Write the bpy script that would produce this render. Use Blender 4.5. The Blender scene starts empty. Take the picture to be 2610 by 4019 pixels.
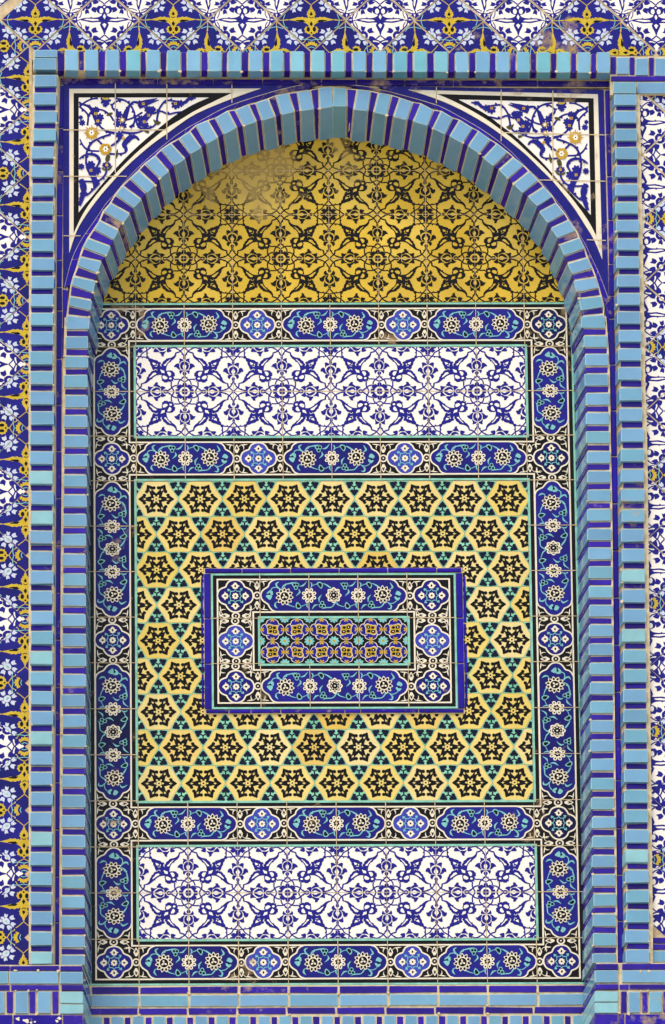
import bpy, bmesh, math, random
from mathutils import Vector, Matrix, Euler
import numpy as np

random.seed(7)
SC = bpy.context.scene
COL = SC.collection
P = 0.2                      # one square tile is 0.2 m

# ------------------------------------------------------------------ camera
CAM_LOC = Vector((-1.1359982738649095, -45.0, -20.260768109381917))
CAM_ROT = Euler((1.9800065388464136, 0.01139289817474969, -0.020307232661107205), 'XYZ')
FPX = 47129.94322166702      # focal length in photo pixels (photo 2610 x 4019)
cd = bpy.data.cameras.new('camera')
cam = bpy.data.objects.new('camera', cd)
COL.objects.link(cam)
cam.location = CAM_LOC
cam.rotation_euler = CAM_ROT
cd.sensor_fit = 'AUTO'
cd.sensor_width = 36.0
cd.lens = FPX / 4019.0 * 36.0
cd.clip_start = 0.5
cd.clip_end = 3000.0
SC.camera = cam

# ------------------------------------------------------------------ light
SUN_EL, SUN_AZ = math.radians(56), math.radians(-32)   # azimuth measured from -Y towards +X
world = bpy.data.worlds.new('World')
SC.world = world
world.use_nodes = True
wn = world.node_tree
wn.nodes.clear()
sky = wn.nodes.new('ShaderNodeTexSky')
sky.sky_type = 'NISHITA'
sky.sun_disc = False
sky.sun_elevation = SUN_EL
sky.sun_rotation = math.pi - SUN_AZ
sky.dust_density = 3.0
sky.air_density = 1.0
sky.ozone_density = 1.0
wb = wn.nodes.new('ShaderNodeBackground')
wb.inputs['Strength'].default_value = 0.15
wo = wn.nodes.new('ShaderNodeOutputWorld')
wn.links.new(sky.outputs[0], wb.inputs[0])
wn.links.new(wb.outputs[0], wo.inputs[0])
sl = bpy.data.lights.new('sun', 'SUN')
sl.energy = 0.9
sl.angle = math.radians(30)
sl.color = (1.0, 0.83, 0.60)
sun = bpy.data.objects.new('sun', sl)
COL.objects.link(sun)
sd = Vector((math.sin(SUN_AZ) * math.cos(SUN_EL), -math.cos(SUN_AZ) * math.cos(SUN_EL), math.sin(SUN_EL)))
sun.rotation_euler = sd.to_track_quat('Z', 'Y').to_euler()
SC.view_settings.view_transform = 'Standard'
SC.view_settings.look = 'None'
SC.view_settings.gamma = 1.0
SC.view_settings.exposure = 0.68

# ------------------------------------------------------------------ where a point of the wall lies
_R = CAM_ROT.to_matrix()
def wp(px, py, yt):
    """the wall point on the plane yt tiles in front (negative) of the niche's back, as (X, Z) metres"""
    d = _R @ Vector(((px - 1305.0) / FPX, -(py - 2009.5) / FPX, -1.0))
    t = (yt * P - CAM_LOC.y) / d.y
    q = CAM_LOC + d * t
    return (q.x, q.z)

# ------------------------------------------------------------------ materials
def lin(c):
    return tuple(((v / 255.0) / 12.92 if v <= 10 else (((v / 255.0) + 0.055) / 1.055) ** 2.4) for v in c)

GAIN = 0.84
SP_TOP = wp(1300, 335, -0.90)[1]      # top edge of the panels above the arch
MATS = {}
DUST = (0.36, 0.255, 0.13)
def mat(name, rgb, rough=0.22, var=0.10, nscale=9.0, dust=0.0, dscale=14.0, bump=0.02, hue=0.0, spec=0.16, alt=None, worn=False, rvar=0.0, soil=False):
    m = bpy.data.materials.new(name)
    m.use_nodes = True
    nt = m.node_tree
    N, L = nt.nodes, nt.links
    bs = N['Principled BSDF']
    bs.inputs['Roughness'].default_value = rough
    bs.inputs['Specular IOR Level'].default_value = spec
    base = [v * GAIN for v in lin(rgb)]
    geo = N.new('ShaderNodeNewGeometry')
    oi = N.new('ShaderNodeObjectInfo')
    def noise(scale, detail=3.0, rgh=0.55, off=0.0):
        n = N.new('ShaderNodeTexNoise')
        n.inputs['Scale'].default_value = scale
        n.inputs['Detail'].default_value = detail
        n.inputs['Roughness'].default_value = rgh
        if off:
            a = N.new('ShaderNodeVectorMath'); a.operation = 'ADD'
            a.inputs[1].default_value = (off, off * 1.7, off * 0.6)
            L.new(geo.outputs['Position'], a.inputs[0]); L.new(a.outputs[0], n.inputs['Vector'])
        else:
            L.new(geo.outputs['Position'], n.inputs['Vector'])
        return n
    def maprange(src, a, b, c, d):
        r = N.new('ShaderNodeMapRange')
        r.inputs[1].default_value = a; r.inputs[2].default_value = b
        r.inputs[3].default_value = c; r.inputs[4].default_value = d
        L.new(src, r.inputs[0])
        return r.outputs[0]
    def mixc(fac, a, b):
        x = N.new('ShaderNodeMix'); x.data_type = 'RGBA'
        if hasattr(fac, 'default_value'): L.new(fac, x.inputs[0])
        else: x.inputs[0].default_value = fac
        for sock, v in ((x.inputs[6], a), (x.inputs[7], b)):
            if isinstance(v, (tuple, list)): sock.default_value = (v[0], v[1], v[2], 1)
            else: L.new(v, sock)
        return x.outputs[2]
    col = tuple(base)
    if alt is not None:          # every piece was fired a little differently
        r = maprange(oi.outputs['Random'], 0.0, 1.0, 0.0, 1.0)
        cr = N.new('ShaderNodeValToRGB')
        stops = [base] + [[v * GAIN for v in lin(a)] for a in alt]
        cr.color_ramp.interpolation = 'LINEAR'
        els = cr.color_ramp.elements
        els[0].color = (*stops[0], 1); els[0].position = 0.0
        els[1].color = (*stops[-1], 1); els[1].position = 1.0
        for i, s in enumerate(stops[1:-1]):
            e = els.new((i + 1) / (len(stops) - 1)); e.color = (*s, 1)
        L.new(r, cr.inputs[0])
        col = cr.outputs[0]
    n1 = noise(nscale, 4.0)
    f = maprange(n1.outputs['Fac'], 0.3, 0.7, 1.0 - var, 1.0 + var)
    if rvar:
        wn_ = N.new('ShaderNodeMath'); wn_.operation = 'FRACT'
        ml = N.new('ShaderNodeMath'); ml.operation = 'MULTIPLY'; ml.inputs[1].default_value = 7.31
        L.new(oi.outputs['Random'], ml.inputs[0]); L.new(ml.outputs[0], wn_.inputs[0])
        g = maprange(wn_.outputs[0], 0, 1, 1 - rvar, 1 + rvar)
        mm = N.new('ShaderNodeMath'); mm.operation = 'MULTIPLY'
        L.new(f, mm.inputs[0]); L.new(g, mm.inputs[1]); f = mm.outputs[0]
    hv = N.new('ShaderNodeHueSaturation')
    if isinstance(col, tuple): hv.inputs['Color'].default_value = (*col, 1)
    else: L.new(col, hv.inputs['Color'])
    L.new(f, hv.inputs['Value'])
    col = hv.outputs[0]
    rsock = None
    if dust > 0:
        n2 = noise(dscale, 7.0, 0.68, 3.1)
        n3 = noise(2.3, 2.0, 0.5, 8.3)
        ad = N.new('ShaderNodeMath'); ad.operation = 'ADD'
        L.new(n2.outputs['Fac'], ad.inputs[0])
        L.new(maprange(n3.outputs['Fac'], 0.35, 0.7, -0.12, 0.12), ad.inputs[1])
        hi = 0.80 - 0.22 * dust
        if soil:                 # grime washed down the right-hand top of the niche and under the top course
            sp = N.new('ShaderNodeSeparateXYZ'); L.new(geo.outputs['Position'], sp.inputs[0])
            def mul(a_, b_, op='MULTIPLY'):
                q_ = N.new('ShaderNodeMath'); q_.operation = op; L.new(a_, q_.inputs[0]); L.new(b_, q_.inputs[1]); return q_.outputs[0]
            g1 = mul(mul(maprange(sp.outputs['X'], 0.70, 0.98, 0.0, 0.15), maprange(sp.outputs['X'], 1.02, 1.06, 1.0, 0.0)), maprange(sp.outputs['Z'], -0.75, 0.10, 0.0, 1.0))
            g2 = mul(mul(maprange(sp.outputs['Z'], SP_TOP - .075, SP_TOP - .01, 0.0, 0.18), maprange(sp.outputs['Z'], SP_TOP + .02, SP_TOP + .04, 1.0, 0.0)), maprange(sp.outputs['X'], -0.9, 0.7, 0.35, 1.0))
            ad.use_clamp = False
            o_ = mul(ad.outputs[0], mul(g1, g2, 'ADD'), 'ADD')
            ad = N.new('ShaderNodeMath'); ad.operation = 'ADD'; ad.inputs[1].default_value = 0.0; L.new(o_, ad.inputs[0])
        fac = maprange(ad.outputs[0], hi - 0.10, hi + 0.05, 0.0, 0.85)
        col = mixc(fac, col, DUST)
        rsock = maprange(fac, 0, 1, rough, 0.8)
    if worn:                     # the glaze has weathered off in the upper middle of the yellow lunette
        sep = N.new('ShaderNodeSeparateXYZ'); L.new(geo.outputs['Position'], sep.inputs[0])
        n4 = noise(3.2, 3.0, 0.55, 5.5); n5 = noise(26.0, 6.0, 0.7, 1.5)
        zt = maprange(sep.outputs['Z'], 0.46, 0.74, -0.30, 0.08)
        a1 = N.new('ShaderNodeMath'); a1.operation = 'ADD'
        a2 = N.new('ShaderNodeMath'); a2.operation = 'ADD'
        L.new(n4.outputs['Fac'], a1.inputs[0]); L.new(zt, a1.inputs[1])
        L.new(a1.outputs[0], a2.inputs[0]); L.new(maprange(n5.outputs['Fac'], 0.3, 0.7, -0.10, 0.10), a2.inputs[1])
        xr = maprange(sep.outputs['X'], -0.15, 0.6, 0.04, -0.20)
        a3 = N.new('ShaderNodeMath'); a3.operation = 'ADD'
        L.new(a2.outputs[0], a3.inputs[0]); L.new(xr, a3.inputs[1])
        fac = maprange(a3.outputs[0], 0.50, 0.66, 0.0, 0.72)
        col = mixc(fac, col, (0.47, 0.33, 0.10))
        rsock = maprange(fac, 0, 1, rough, 0.75)
    L.new(col, bs.inputs['Base Color'])
    if rsock is not None: L.new(rsock, bs.inputs['Roughness'])
    if bump:
        nb = noise(22.0, 3.0, 0.5, 2.2)
        b = N.new('ShaderNodeBump'); b.inputs['Strength'].default_value = 0.35; b.inputs['Distance'].default_value = bump * 0.05
        L.new(nb.outputs['Fac'], b.inputs['Height']); L.new(b.outputs[0], bs.inputs['Normal'])
    MATS[name] = m
    return m

mat('white_glaze', (252, 247, 236), var=0.03, nscale=14, dust=0.10)
mat('petal_white', (206, 214, 230), var=0.06, nscale=30)
mat('white_line', (243, 234, 208), var=0.04, dust=0.25, soil=True)
mat('cobalt_drawing', (30, 28, 132), var=0.16, nscale=30)
mat('navy_ground', (28, 26, 122), var=0.22, nscale=12, dust=0.03, rvar=0.25, soil=True)
mat('dark_navy_ground', (20, 17, 104), var=0.3, nscale=12, dust=0.15, rvar=0.2, alt=[(30, 26, 130), (12, 10, 66)], soil=True)
mat('pale_blue_ground', (60, 72, 172), var=0.12, nscale=12, dust=0.1)
mat('black_glaze', (15, 10, 6), var=0.3, nscale=14, dust=0.2, spec=0.14, soil=True)
mat('turquoise_line', (140, 206, 184), var=0.22, nscale=24, dust=0.25)
mat('turquoise_drawing', (128, 198, 196), var=0.12, nscale=40)
mat('black_drawing', (20, 15, 8), var=0.2, worn=True, spec=0.14)
mat('yellow_glaze', (220, 186, 62), var=0.14, nscale=5, rvar=0.06, alt=[(212, 176, 48), (226, 194, 80)], worn=True)
mat('hexagon_yellow', (234, 214, 128), var=0.05, nscale=18, alt=[(234, 208, 112), (240, 222, 156), (232, 204, 104), (236, 214, 134), (230, 204, 100), (238, 218, 146), (226, 190, 82)], rvar=0.03)
mat('hexagon_black', (12, 8, 5), var=0.2, spec=0.14)
mat('triangle_turquoise', (132, 204, 172), var=0.16, nscale=22, alt=[(148, 214, 182), (118, 192, 160)])
mat('triangle_navy', (6, 12, 40), var=0.3, spec=0.16)
mat('gold_drawing', (206, 178, 48), var=0.14, nscale=24)
mat('ochre_drawing', (198, 158, 40), var=0.2, nscale=40)
mat('olive_drawing', (74, 74, 26), var=0.2, nscale=40)
mat('inset_navy', (28, 24, 134), var=0.3, nscale=30)
mat('fillet_cobalt', (36, 18, 152), var=0.25, nscale=11, dust=0.42, dscale=18, rough=0.2, rvar=0.25)
mat('grimy_fillet', (34, 18, 120), var=0.3, nscale=11, dust=0.9, dscale=15, rough=0.25)
mat('brick_blue', (112, 160, 196), var=0.06, nscale=10, dust=0.12, rvar=0.06, rough=0.13, spec=0.5, bump=0.05,
    alt=[(114, 164, 200), (108, 156, 192), (112, 164, 198), (118, 168, 204), (108, 168, 190), (104, 154, 188), (114, 172, 192)])
mat('brick_edge', (152, 196, 210), var=0.12, nscale=20, dust=0.7, dscale=24)
mat('aqua_blue', (112, 170, 205), var=0.08, nscale=10, dust=0.15, rough=0.13, spec=0.5, bump=0.05,
    alt=[(124, 178, 214), (102, 178, 196), (130, 182, 216), (104, 182, 192), (136, 196, 218)])
mat('aqua_pale', (142, 196, 204), var=0.10, nscale=10, dust=0.2, rough=0.18)
mat('brick_cobalt', (48, 28, 148), var=0.25, nscale=12, dust=0.25, dscale=16, rvar=0.3, rough=0.2)
mat('brick_cobalt_edge', (66, 48, 150), var=0.3, nscale=20, dust=0.5)
mat('mortar', (220, 202, 164), rough=0.9, var=0.22, nscale=34, bump=0.12, spec=0.2)
mat('grout', (206, 186, 148), rough=0.9, var=0.25, nscale=40, bump=0.05, spec=0.2)
mat('paving', (226, 214, 190), rough=0.85, var=0.10, nscale=0.7, bump=0.0, spec=0.2)

# ------------------------------------------------------------------ objects
def setp(o, label=None, cat=None, group=None, kind=None):
    if label: o['label'] = label
    if cat: o['category'] = cat
    if group: o['group'] = group
    if kind: o['kind'] = kind
    return o

def thing(name, label, cat, loc=(0, 0, 0), group=None):
    o = bpy.data.objects.new(name, None)
    o.empty_display_size = 0.1
    COL.objects.link(o)
    o.location = loc
    return setp(o, label, cat, group)

def link(name, verts, faces, mats, fm, parent=None, smooth=False):
    """one mesh object whose origin is its own middle"""
    v = np.array(verts, dtype=float)
    c = (v.min(0) + v.max(0)) / 2
    me = bpy.data.meshes.new(name)
    me.from_pydata([tuple(q) for q in (v - c)], [], faces)
    for m in mats: me.materials.append(MATS[m])
    me.polygons.foreach_set('material_index', fm)
    if smooth: me.polygons.foreach_set('use_smooth', [True] * len(me.polygons))
    me.update()
    o = bpy.data.objects.new(name, me)
    COL.objects.link(o)
    o.location = c
    if parent is not None:
        o.parent = parent
        o.location = Vector(c) - parent.location
    return o

class MB:
    def __init__(s): s.v, s.f, s.m, s.mats = [], [], [], []
    def mi(s, m):
        if m not in s.mats: s.mats.append(m)
        return s.mats.index(m)
    def face(s, pts, m):
        i = len(s.v); s.v += [tuple(p) for p in pts]; s.f.append(tuple(range(i, i + len(pts)))); s.m.append(s.mi(m))
    def strip(s, quads, m):
        for q in quads: s.face(q, m)
    def box(s, a, b, m, faces='all'):
        (x0, y0, z0), (x1, y1, z1) = a, b
        i = len(s.v)
        s.v += [(x0, y0, z0), (x1, y0, z0), (x1, y0, z1), (x0, y0, z1), (x0, y1, z0), (x1, y1, z0), (x1, y1, z1), (x0, y1, z1)]
        for f in ((0, 1, 2, 3), (5, 4, 7, 6), (4, 0, 3, 7), (1, 5, 6, 2), (3, 2, 6, 7), (4, 5, 1, 0)):
            s.f.append(tuple(i + k for k in f)); s.m.append(s.mi(m))
    def prism(s, front, back, m):
        n = len(front); i = len(s.v)
        s.v += [tuple(p) for p in front] + [tuple(p) for p in back]
        s.f.append(tuple(range(i, i + n))); s.m.append(s.mi(m))
        s.f.append(tuple(range(i + 2 * n - 1, i + n - 1, -1))); s.m.append(s.mi(m))
        for k in range(n):
            j = (k + 1) % n
            s.f.append((i + j, i + k, i + n + k, i + n + j)); s.m.append(s.mi(m))
    def build(s, name, parent=None): return link(name, s.v, s.f, s.mats, s.m, parent)

def slab(mb, pts, y0, y1, m, bev=0.0, mb_edge=None):
    """flat polygon pts [(X,Z)] with thickness from front y0 to back y1, front rim eased by bev"""
    n = len(pts)
    if bev:
        cx = sum(p[0] for p in pts) / n; cz = sum(p[1] for p in pts) / n
        inn = []
        for (x, z) in pts:
            dx, dz = cx - x, cz - z
            inn.append((x + math.copysign(min(bev, abs(dx)), dx) if abs(dx) > 1e-6 else x, z + (math.copysign(min(bev, abs(dz)), dz) if abs(dz) > 1e-6 else 0)))
        i = len(mb.v)
        mb.v += [(x, y0, z) for x, z in inn] + [(x, y0 + bev, z) for x, z in pts] + [(x, y1, z) for x, z in pts]
        mb.f.append(tuple(range(i, i + n))); mb.m.append(mb.mi(m))
        e = mb_edge or m
        for k in range(n):
            j = (k + 1) % n
            mb.f.append((i + k, i + n + k, i + n + j, i + j)); mb.m.append(mb.mi(e))
            mb.f.append((i + n + k, i + 2 * n + k, i + 2 * n + j, i + n + j)); mb.m.append(mb.mi(m))
    else:
        mb.prism([(x, y0, z) for x, z in pts], [(x, y1, z) for x, z in pts], m)

def brick(name, front, back, parent, m, edge, bev=0.0028, jit=0.0012, label=None):
    """a glazed block: front and back are four 3-D corners each; arrises eased and paler where the glaze runs thin"""
    bm = bmesh.new()
    def J(p): return Vector((p[0] + random.uniform(-jit, jit), p[1] + random.uniform(-jit, jit) * 0.6, p[2] + random.uniform(-jit, jit)))
    fr = [J(p) for p in front]; bk = [Vector(p) for p in back]
    c = sum(fr + bk, Vector()) / 8
    vs = [bm.verts.new(p - c) for p in fr + bk]
    bm.verts.ensure_lookup_table()
    for f in ((0, 1, 2, 3), (7, 6, 5, 4), (4, 5, 1, 0), (5, 6, 2, 1), (6, 7, 3, 2), (7, 4, 0, 3)):
        bm.faces.new([vs[k] for k in f])
    bm.normal_update()
    for f in bm.faces: f.material_index = 0
    ed = [e for e in bm.edges]
    bmesh.ops.bevel(bm, geom=ed, offset=bev, segments=2, affect='EDGES', profile=0.6, material=1)
    bmesh.ops.recalc_face_normals(bm, faces=bm.faces)
    me = bpy.data.meshes.new(name)
    bm.to_mesh(me); bm.free()
    me.materials.append(MATS[m]); me.materials.append(MATS[edge])
    o = bpy.data.objects.new(name, me)
    COL.objects.link(o)
    o.parent = parent
    o.location = c - parent.location
    if label: o['label'] = label
    return o

# ------------------------------------------------------------------ drawing of glazed ornament (flat layers of glaze on a tile)
EPS = 0.00011
def cat_closed(pts, n=3):
    p = np.array(pts, float); m = len(p); out = []
    for i in range(m):
        a, b, c, d = p[i - 1], p[i], p[(i + 1) % m], p[(i + 2) % m]
        for k in range(n):
            t = k / n
            out.append(tuple(0.5 * ((2 * b) + (-a + c) * t + (2 * a - 5 * b + 4 * c - d) * t * t + (-a + 3 * b - 3 * c + d) * t ** 3)))
    return out
def cat_open(pts, w, n=4):
    p = np.array([(x, y) for x, y in pts], float); m = len(p)
    if np.isscalar(w): w = [w] * m
    if len(w) != m: w = list(np.interp(np.linspace(0, 1, m), np.linspace(0, 1, len(w)), w))
    out, ow = [], []
    if m == 2: n = 1
    for i in range(m - 1):
        a = p[i - 1] if i else 2 * p[0] - p[1]
        b, c = p[i], p[i + 1]
        d = p[i + 2] if i + 2 < m else 2 * p[-1] - p[-2]
        for k in range(n):
            t = k / n
            out.append(0.5 * ((2 * b) + (-a + c) * t + (2 * a - 5 * b + 4 * c - d) * t * t + (-a + 3 * b - 3 * c + d) * t ** 3))
            ow.append(w[i] + (w[i + 1] - w[i]) * t)
    out.append(p[-1]); ow.append(w[-1])
    return np.array(out), ow

class Draw:
    def __init__(s): s.p = []            # (material, [polygons])
    def poly(s, pts, m, sm=2):
        s.p.append((m, [cat_closed(pts, sm) if sm > 1 else [tuple(q) for q in pts]])); return s
    def stroke(s, pts, w, m, n=4, closed=False):
        if closed: pts = list(pts) + [pts[0], pts[1]]
        q, ww = cat_open(pts, w, n)
        if closed: q = q[:-n] if n > 0 else q; ww = ww[:len(q)]
        t = np.gradient(q, axis=0); ln = np.hypot(t[:, 0], t[:, 1]); ln[ln == 0] = 1; t = t / ln[:, None]
        if closed:
            t[0] = t[-1] = (t[0] + t[-1]) / max(1e-9, np.hypot(*(t[0] + t[-1])))
            q[-1] = q[0]
        nrm = np.stack([-t[:, 1], t[:, 0]], 1)
        h = np.array(ww)[:, None] / 2
        l, r = q + nrm * h, q - nrm * h
        s.p.append((m, [[tuple(l[i]), tuple(l[i + 1]), tuple(r[i + 1]), tuple(r[i])] for i in range(len(q) - 1)])); return s
    def disc(s, x, y, r, m, ry=None, n=14, rot=0.0):
        ry = ry or r; c, sn = math.cos(rot), math.sin(rot); pts = []
        for i in range(n):
            a = 2 * math.pi * i / n; u, v = r * math.cos(a), ry * math.sin(a)
            pts.append((x + u * c - v * sn, y + u * sn + v * c))
        s.p.append((m, [pts])); return s
    def rect(s, x0, y0, x1, y1, m): s.p.append((m, [[(x0, y0), (x1, y0), (x1, y1), (x0, y1)]])); return s
    def ring(s, x0, y0, x1, y1, w, m):
        s.p.append((m, [[(x0, y0), (x1, y0), (x1, y0 + w), (x0, y0 + w)], [(x0, y1 - w), (x1, y1 - w), (x1, y1), (x0, y1)],
                        [(x0, y0 + w), (x0 + w, y0 + w), (x0 + w, y1 - w), (x0, y1 - w)], [(x1 - w, y0 + w), (x1, y0 + w), (x1, y1 - w), (x1 - w, y1 - w)]])); return s
    def xf(s, fn, swap=None):
        d = Draw()
        d.p = [((swap or {}).get(m, m), [[fn(x, y) for x, y in pl] for pl in ps]) for m, ps in s.p]
        return d
    def add(s, o): s.p += o.p; return s
    def clip(s, x0, y0, x1, y1):
        def cl(pl, ax, lim, sg):
            out = []
            for i in range(len(pl)):
                a, b = pl[i - 1], pl[i]
                ia, ib = sg * (a[ax] - lim) <= 1e-9, sg * (b[ax] - lim) <= 1e-9
                if ia != ib:
                    t = (lim - a[ax]) / (b[ax] - a[ax]); q = [a[0] + (b[0] - a[0]) * t, a[1] + (b[1] - a[1]) * t]; out.append(tuple(q))
                if ib: out.append(b)
            return out
        d = Draw()
        for m, ps in s.p:
            r = []
            for pl in ps:
                for ax, lim, sg in ((0, x0, -1), (0, x1, 1), (1, y0, -1), (1, y1, 1)):
                    if pl: pl = cl(pl, ax, lim, sg)
                if len(pl) > 2: r.append(pl)
            if r: d.p.append((m, r))
        return d
    def emit(s, mb, y, fn, eps=EPS):
        """lay the glaze: fn maps drawing coordinates to (X, Z); overlapping pieces lie one film above the other"""
        boxes = []
        for m, ps in s.p:
            q = [[fn(a, b) for a, b in pl] for pl in ps]
            xs = [c[0] for pl in q for c in pl]; zs = [c[1] for pl in q for c in pl]
            bb = (min(xs), max(xs), min(zs), max(zs)); lay = 1
            for (b2, l2) in boxes:
                if l2 >= lay and not (bb[1] < b2[0] or bb[0] > b2[1] or bb[3] < b2[2] or bb[2] > b2[3]): lay = l2 + 1
            boxes.append((bb, lay))
            for pl in q: mb.face([(a, y - lay * eps, b) for a, b in pl], m)
        return mb

def lobes(cx, cy, r0, r1, n, ph=0.0, sub=3):
    """a scalloped outline"""
    out = []
    for i in range(n):
        a = ph + 2 * math.pi * i / n
        for k in range(-sub, sub):
            t = k / sub; ang = a + t * math.pi / n
            r = r0 + (r1 - r0) * math.cos(t * math.pi / 2) ** 0.7
            out.append((cx + r * math.cos(ang), cy + r * math.sin(ang)))
    return out
def leafpoly(cx, cy, a, r0, r1, w):
    """a pointed petal from radius r0 to r1 in direction a"""
    c, s = math.cos(a), math.sin(a); L = r1 - r0
    return [(cx + c * (r0 + L * t) - s * w * o, cy + s * (r0 + L * t) + c * w * o) for t, o in ((0, .55), (.3, 1), (.6, .8), (1, 0), (.6, -.8), (.3, -1), (0, -.55))]

# ---- arabesque tile (drawn once, mirrored from tile to tile)
def arabesque(B, W):
    d = Draw()
    k = 27
    def T(p, m=B, s=2):
        if m == B and s == 2:            # petals: brushed a little full
            cx = sum(q[0] for q in p) / len(p); cy = sum(q[1] for q in p) / len(p)
            p = [(cx + (x - cx) * 1.16, cy + (y - cy) * 1.16) for x, y in p]
        d.poly(p, m, s)
    S = lambda p, w=k, m=B: d.stroke(p, w * (1.4 if m == B else .8), m)
    S([(60, 82), (165, 185)]); S([(390, 85), (310, 95), (240, 130), (165, 185), (105, 260), (68, 340), (57, 420)]); S([(165, 195), (240, 225), (305, 240)], 30)
    S([(1010, 82), (1070, 120), (1130, 170), (1200, 205), (1270, 250), (1300, 300), (1340, 345), (1400, 410), (1452, 480)]); S([(1150, 80), (1130, 160), (1130, 260), (1125, 345)])
    S([(1150, 360), (1260, 350), (1340, 343), (1400, 330), (1453, 320)], 24)
    for x, y, r in ((1105, 245, 19), (1265, 378, 18), (130, 930, 16), (270, 130, 18), (125, 280, 16), (1220, 1272, 18), (1385, 1120, 18), (500, 1275, 18), (460, 490, 18)): d.disc(x, y, r, B, n=8)
    T([(1200, 85), (1230, 120), (1280, 130), (1280, 150), (1230, 180), (1280, 225), (1330, 245), (1370, 215), (1395, 260), (1380, 280), (1420, 300), (1453, 310), (1453, 165), (1420, 155), (1380, 125), (1350, 85)], B, 1)
    T([(1380, 85), (1395, 130), (1453, 135), (1453, 85)], B, 1)
    S([(57, 895), (100, 950), (170, 1000), (230, 990), (360, 995)]); S([(170, 1005), (100, 1040), (57, 1062)], 24)
    S([(180, 1010), (225, 1070), (245, 1150)]); S([(255, 1168), (340, 1180), (410, 1220), (480, 1285), (560, 1322)]); S([(362, 1330), (400, 1260), (430, 1210), (440, 1140), (430, 1060)], 28)
    T([(57, 1075), (110, 1110), (125, 1165), (165, 1135), (240, 1160), (290, 1220), (245, 1270), (310, 1275), (320, 1325), (210, 1328), (180, 1270), (130, 1220), (57, 1210)], B, 1)
    T([(57, 1260), (120, 1270), (140, 1330), (57, 1330)], B, 1)
    S([(1040, 1330), (1130, 1312), (1240, 1285), (1330, 1230)], 28); S([(1330, 1235), (1300, 1190), (1290, 1110)], 32); S([(1340, 1228), (1400, 1150), (1435, 1080), (1440, 1000)], 24); S([(1330, 1230), (1440, 1330)], 24)
    S([(540, 1322), (600, 1300), (660, 1328)], 26)
    # central palmette with two split leaves
    T([(285, 235), (318, 235), (330, 290), (370, 335), (430, 370), (520, 388), (575, 400), (600, 435), (640, 465), (675, 490), (690, 540), (718, 565), (735, 600), (745, 560), (722, 530), (745, 500), (800, 490), (830, 455), (880, 440), (940, 430), (980, 405), (1040, 390), (1075, 375), (1072, 345), (1100, 325), (1160, 350), (1160, 400), (1100, 410), (1085, 470), (1045, 510), (1040, 570), (1000, 630), (990, 680), (960, 720), (935, 745), (990, 755), (1035, 800), (1045, 830), (1090, 850), (1100, 900), (1135, 940), (1150, 1010), (1190, 1060), (1250, 1090), (1300, 1100), (1300, 1130), (1230, 1120), (1150, 1100), (1080, 1048), (1015, 990), (975, 990), (980, 962), (930, 922), (860, 882), (780, 865), (705, 870), (725, 920), (705, 980), (710, 1030), (660, 1060), (640, 1085), (560, 1085), (520, 1055), (490, 1070), (440, 1060), (420, 1040), (375, 1060), (385, 1020), (355, 970), (360, 940), (385, 930), (345, 905), (322, 880), (335, 850), (330, 810), (370, 790), (390, 755), (450, 740), (520, 740), (580, 750), (580, 720), (570, 650), (545, 580), (500, 520), (440, 490), (430, 465), (340, 400), (300, 345), (285, 290)], B, 1)
    T([(555, 785), (490, 780), (445, 815), (440, 860), (470, 900), (500, 895), (530, 845)], W)
    T([(545, 950), (590, 910), (650, 885), (685, 905), (685, 945), (650, 985), (590, 995), (555, 975)], W)
    d.disc(460, 970, 38, W, 28, 10)
    T([(635, 750), (690, 735), (745, 710), (740, 750), (720, 770), (720, 800), (630, 820)], W, 1)
    T([(450, 425), (490, 440), (520, 470), (555, 490), (580, 530), (610, 555), (645, 580), (645, 605), (595, 605), (560, 545), (510, 490)], W, 1)
    T([(855, 830), (900, 800), (950, 815), (975, 830), (985, 855), (1020, 890), (1045, 915), (1065, 960), (1030, 945), (960, 895), (900, 860)], W, 1)
    T([(875, 560), (885, 540), (935, 520), (975, 505), (960, 550), (950, 580), (920, 580)], W, 1)
    T([(830, 545), (855, 570), (850, 600), (830, 595)], W, 1); S([(838, 628), (910, 618)], 16, W)
    S([(690, 535), (735, 555), (745, 590), (715, 620)], 15, W); S([(840, 740), (850, 715), (890, 708), (930, 740)], 15, W)
    # lotus flowers on the four edges
    T([(57, 345), (95, 375), (85, 410), (65, 450), (57, 450)], B, 1)
    T([(90, 460), (120, 420), (200, 405), (185, 450), (200, 490), (185, 545), (170, 505), (130, 475)])
    T([(57, 475), (110, 490), (160, 530), (185, 590), (175, 660), (130, 720), (75, 715), (100, 650), (105, 610), (85, 580), (57, 560)], B, 1)
    T([(210, 560), (250, 550), (310, 580), (345, 640), (290, 645), (240, 690), (175, 712), (205, 650)])
    T([(75, 750), (130, 740), (190, 745), (195, 790), (165, 840), (150, 810), (115, 775)])
    T([(57, 765), (100, 790), (118, 830), (100, 860), (70, 890), (57, 890)], B, 1); d.disc(57 + 12, 735, 12, B, 14, 8)
    T([(740, 1312), (760, 1260), (810, 1225), (880, 1220), (940, 1250), (990, 1290), (1010, 1328), (950, 1328), (900, 1315), (860, 1290), (810, 1290), (780, 1315)], B, 1)
    T([(605, 1245), (640, 1210), (725, 1200), (715, 1320), (680, 1300), (640, 1260)])
    T([(750, 1235), (770, 1180), (830, 1140), (820, 1095), (880, 1090), (910, 1140), (935, 1155), (920, 1190), (850, 1195)])
    T([(940, 1205), (1020, 1215), (1095, 1195), (1100, 1240), (1080, 1300), (1030, 1285), (990, 1240)])
    T([(575, 95), (640, 115), (690, 118), (740, 90), (835, 85), (815, 130), (770, 175), (700, 188), (630, 165)], B, 1)
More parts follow.
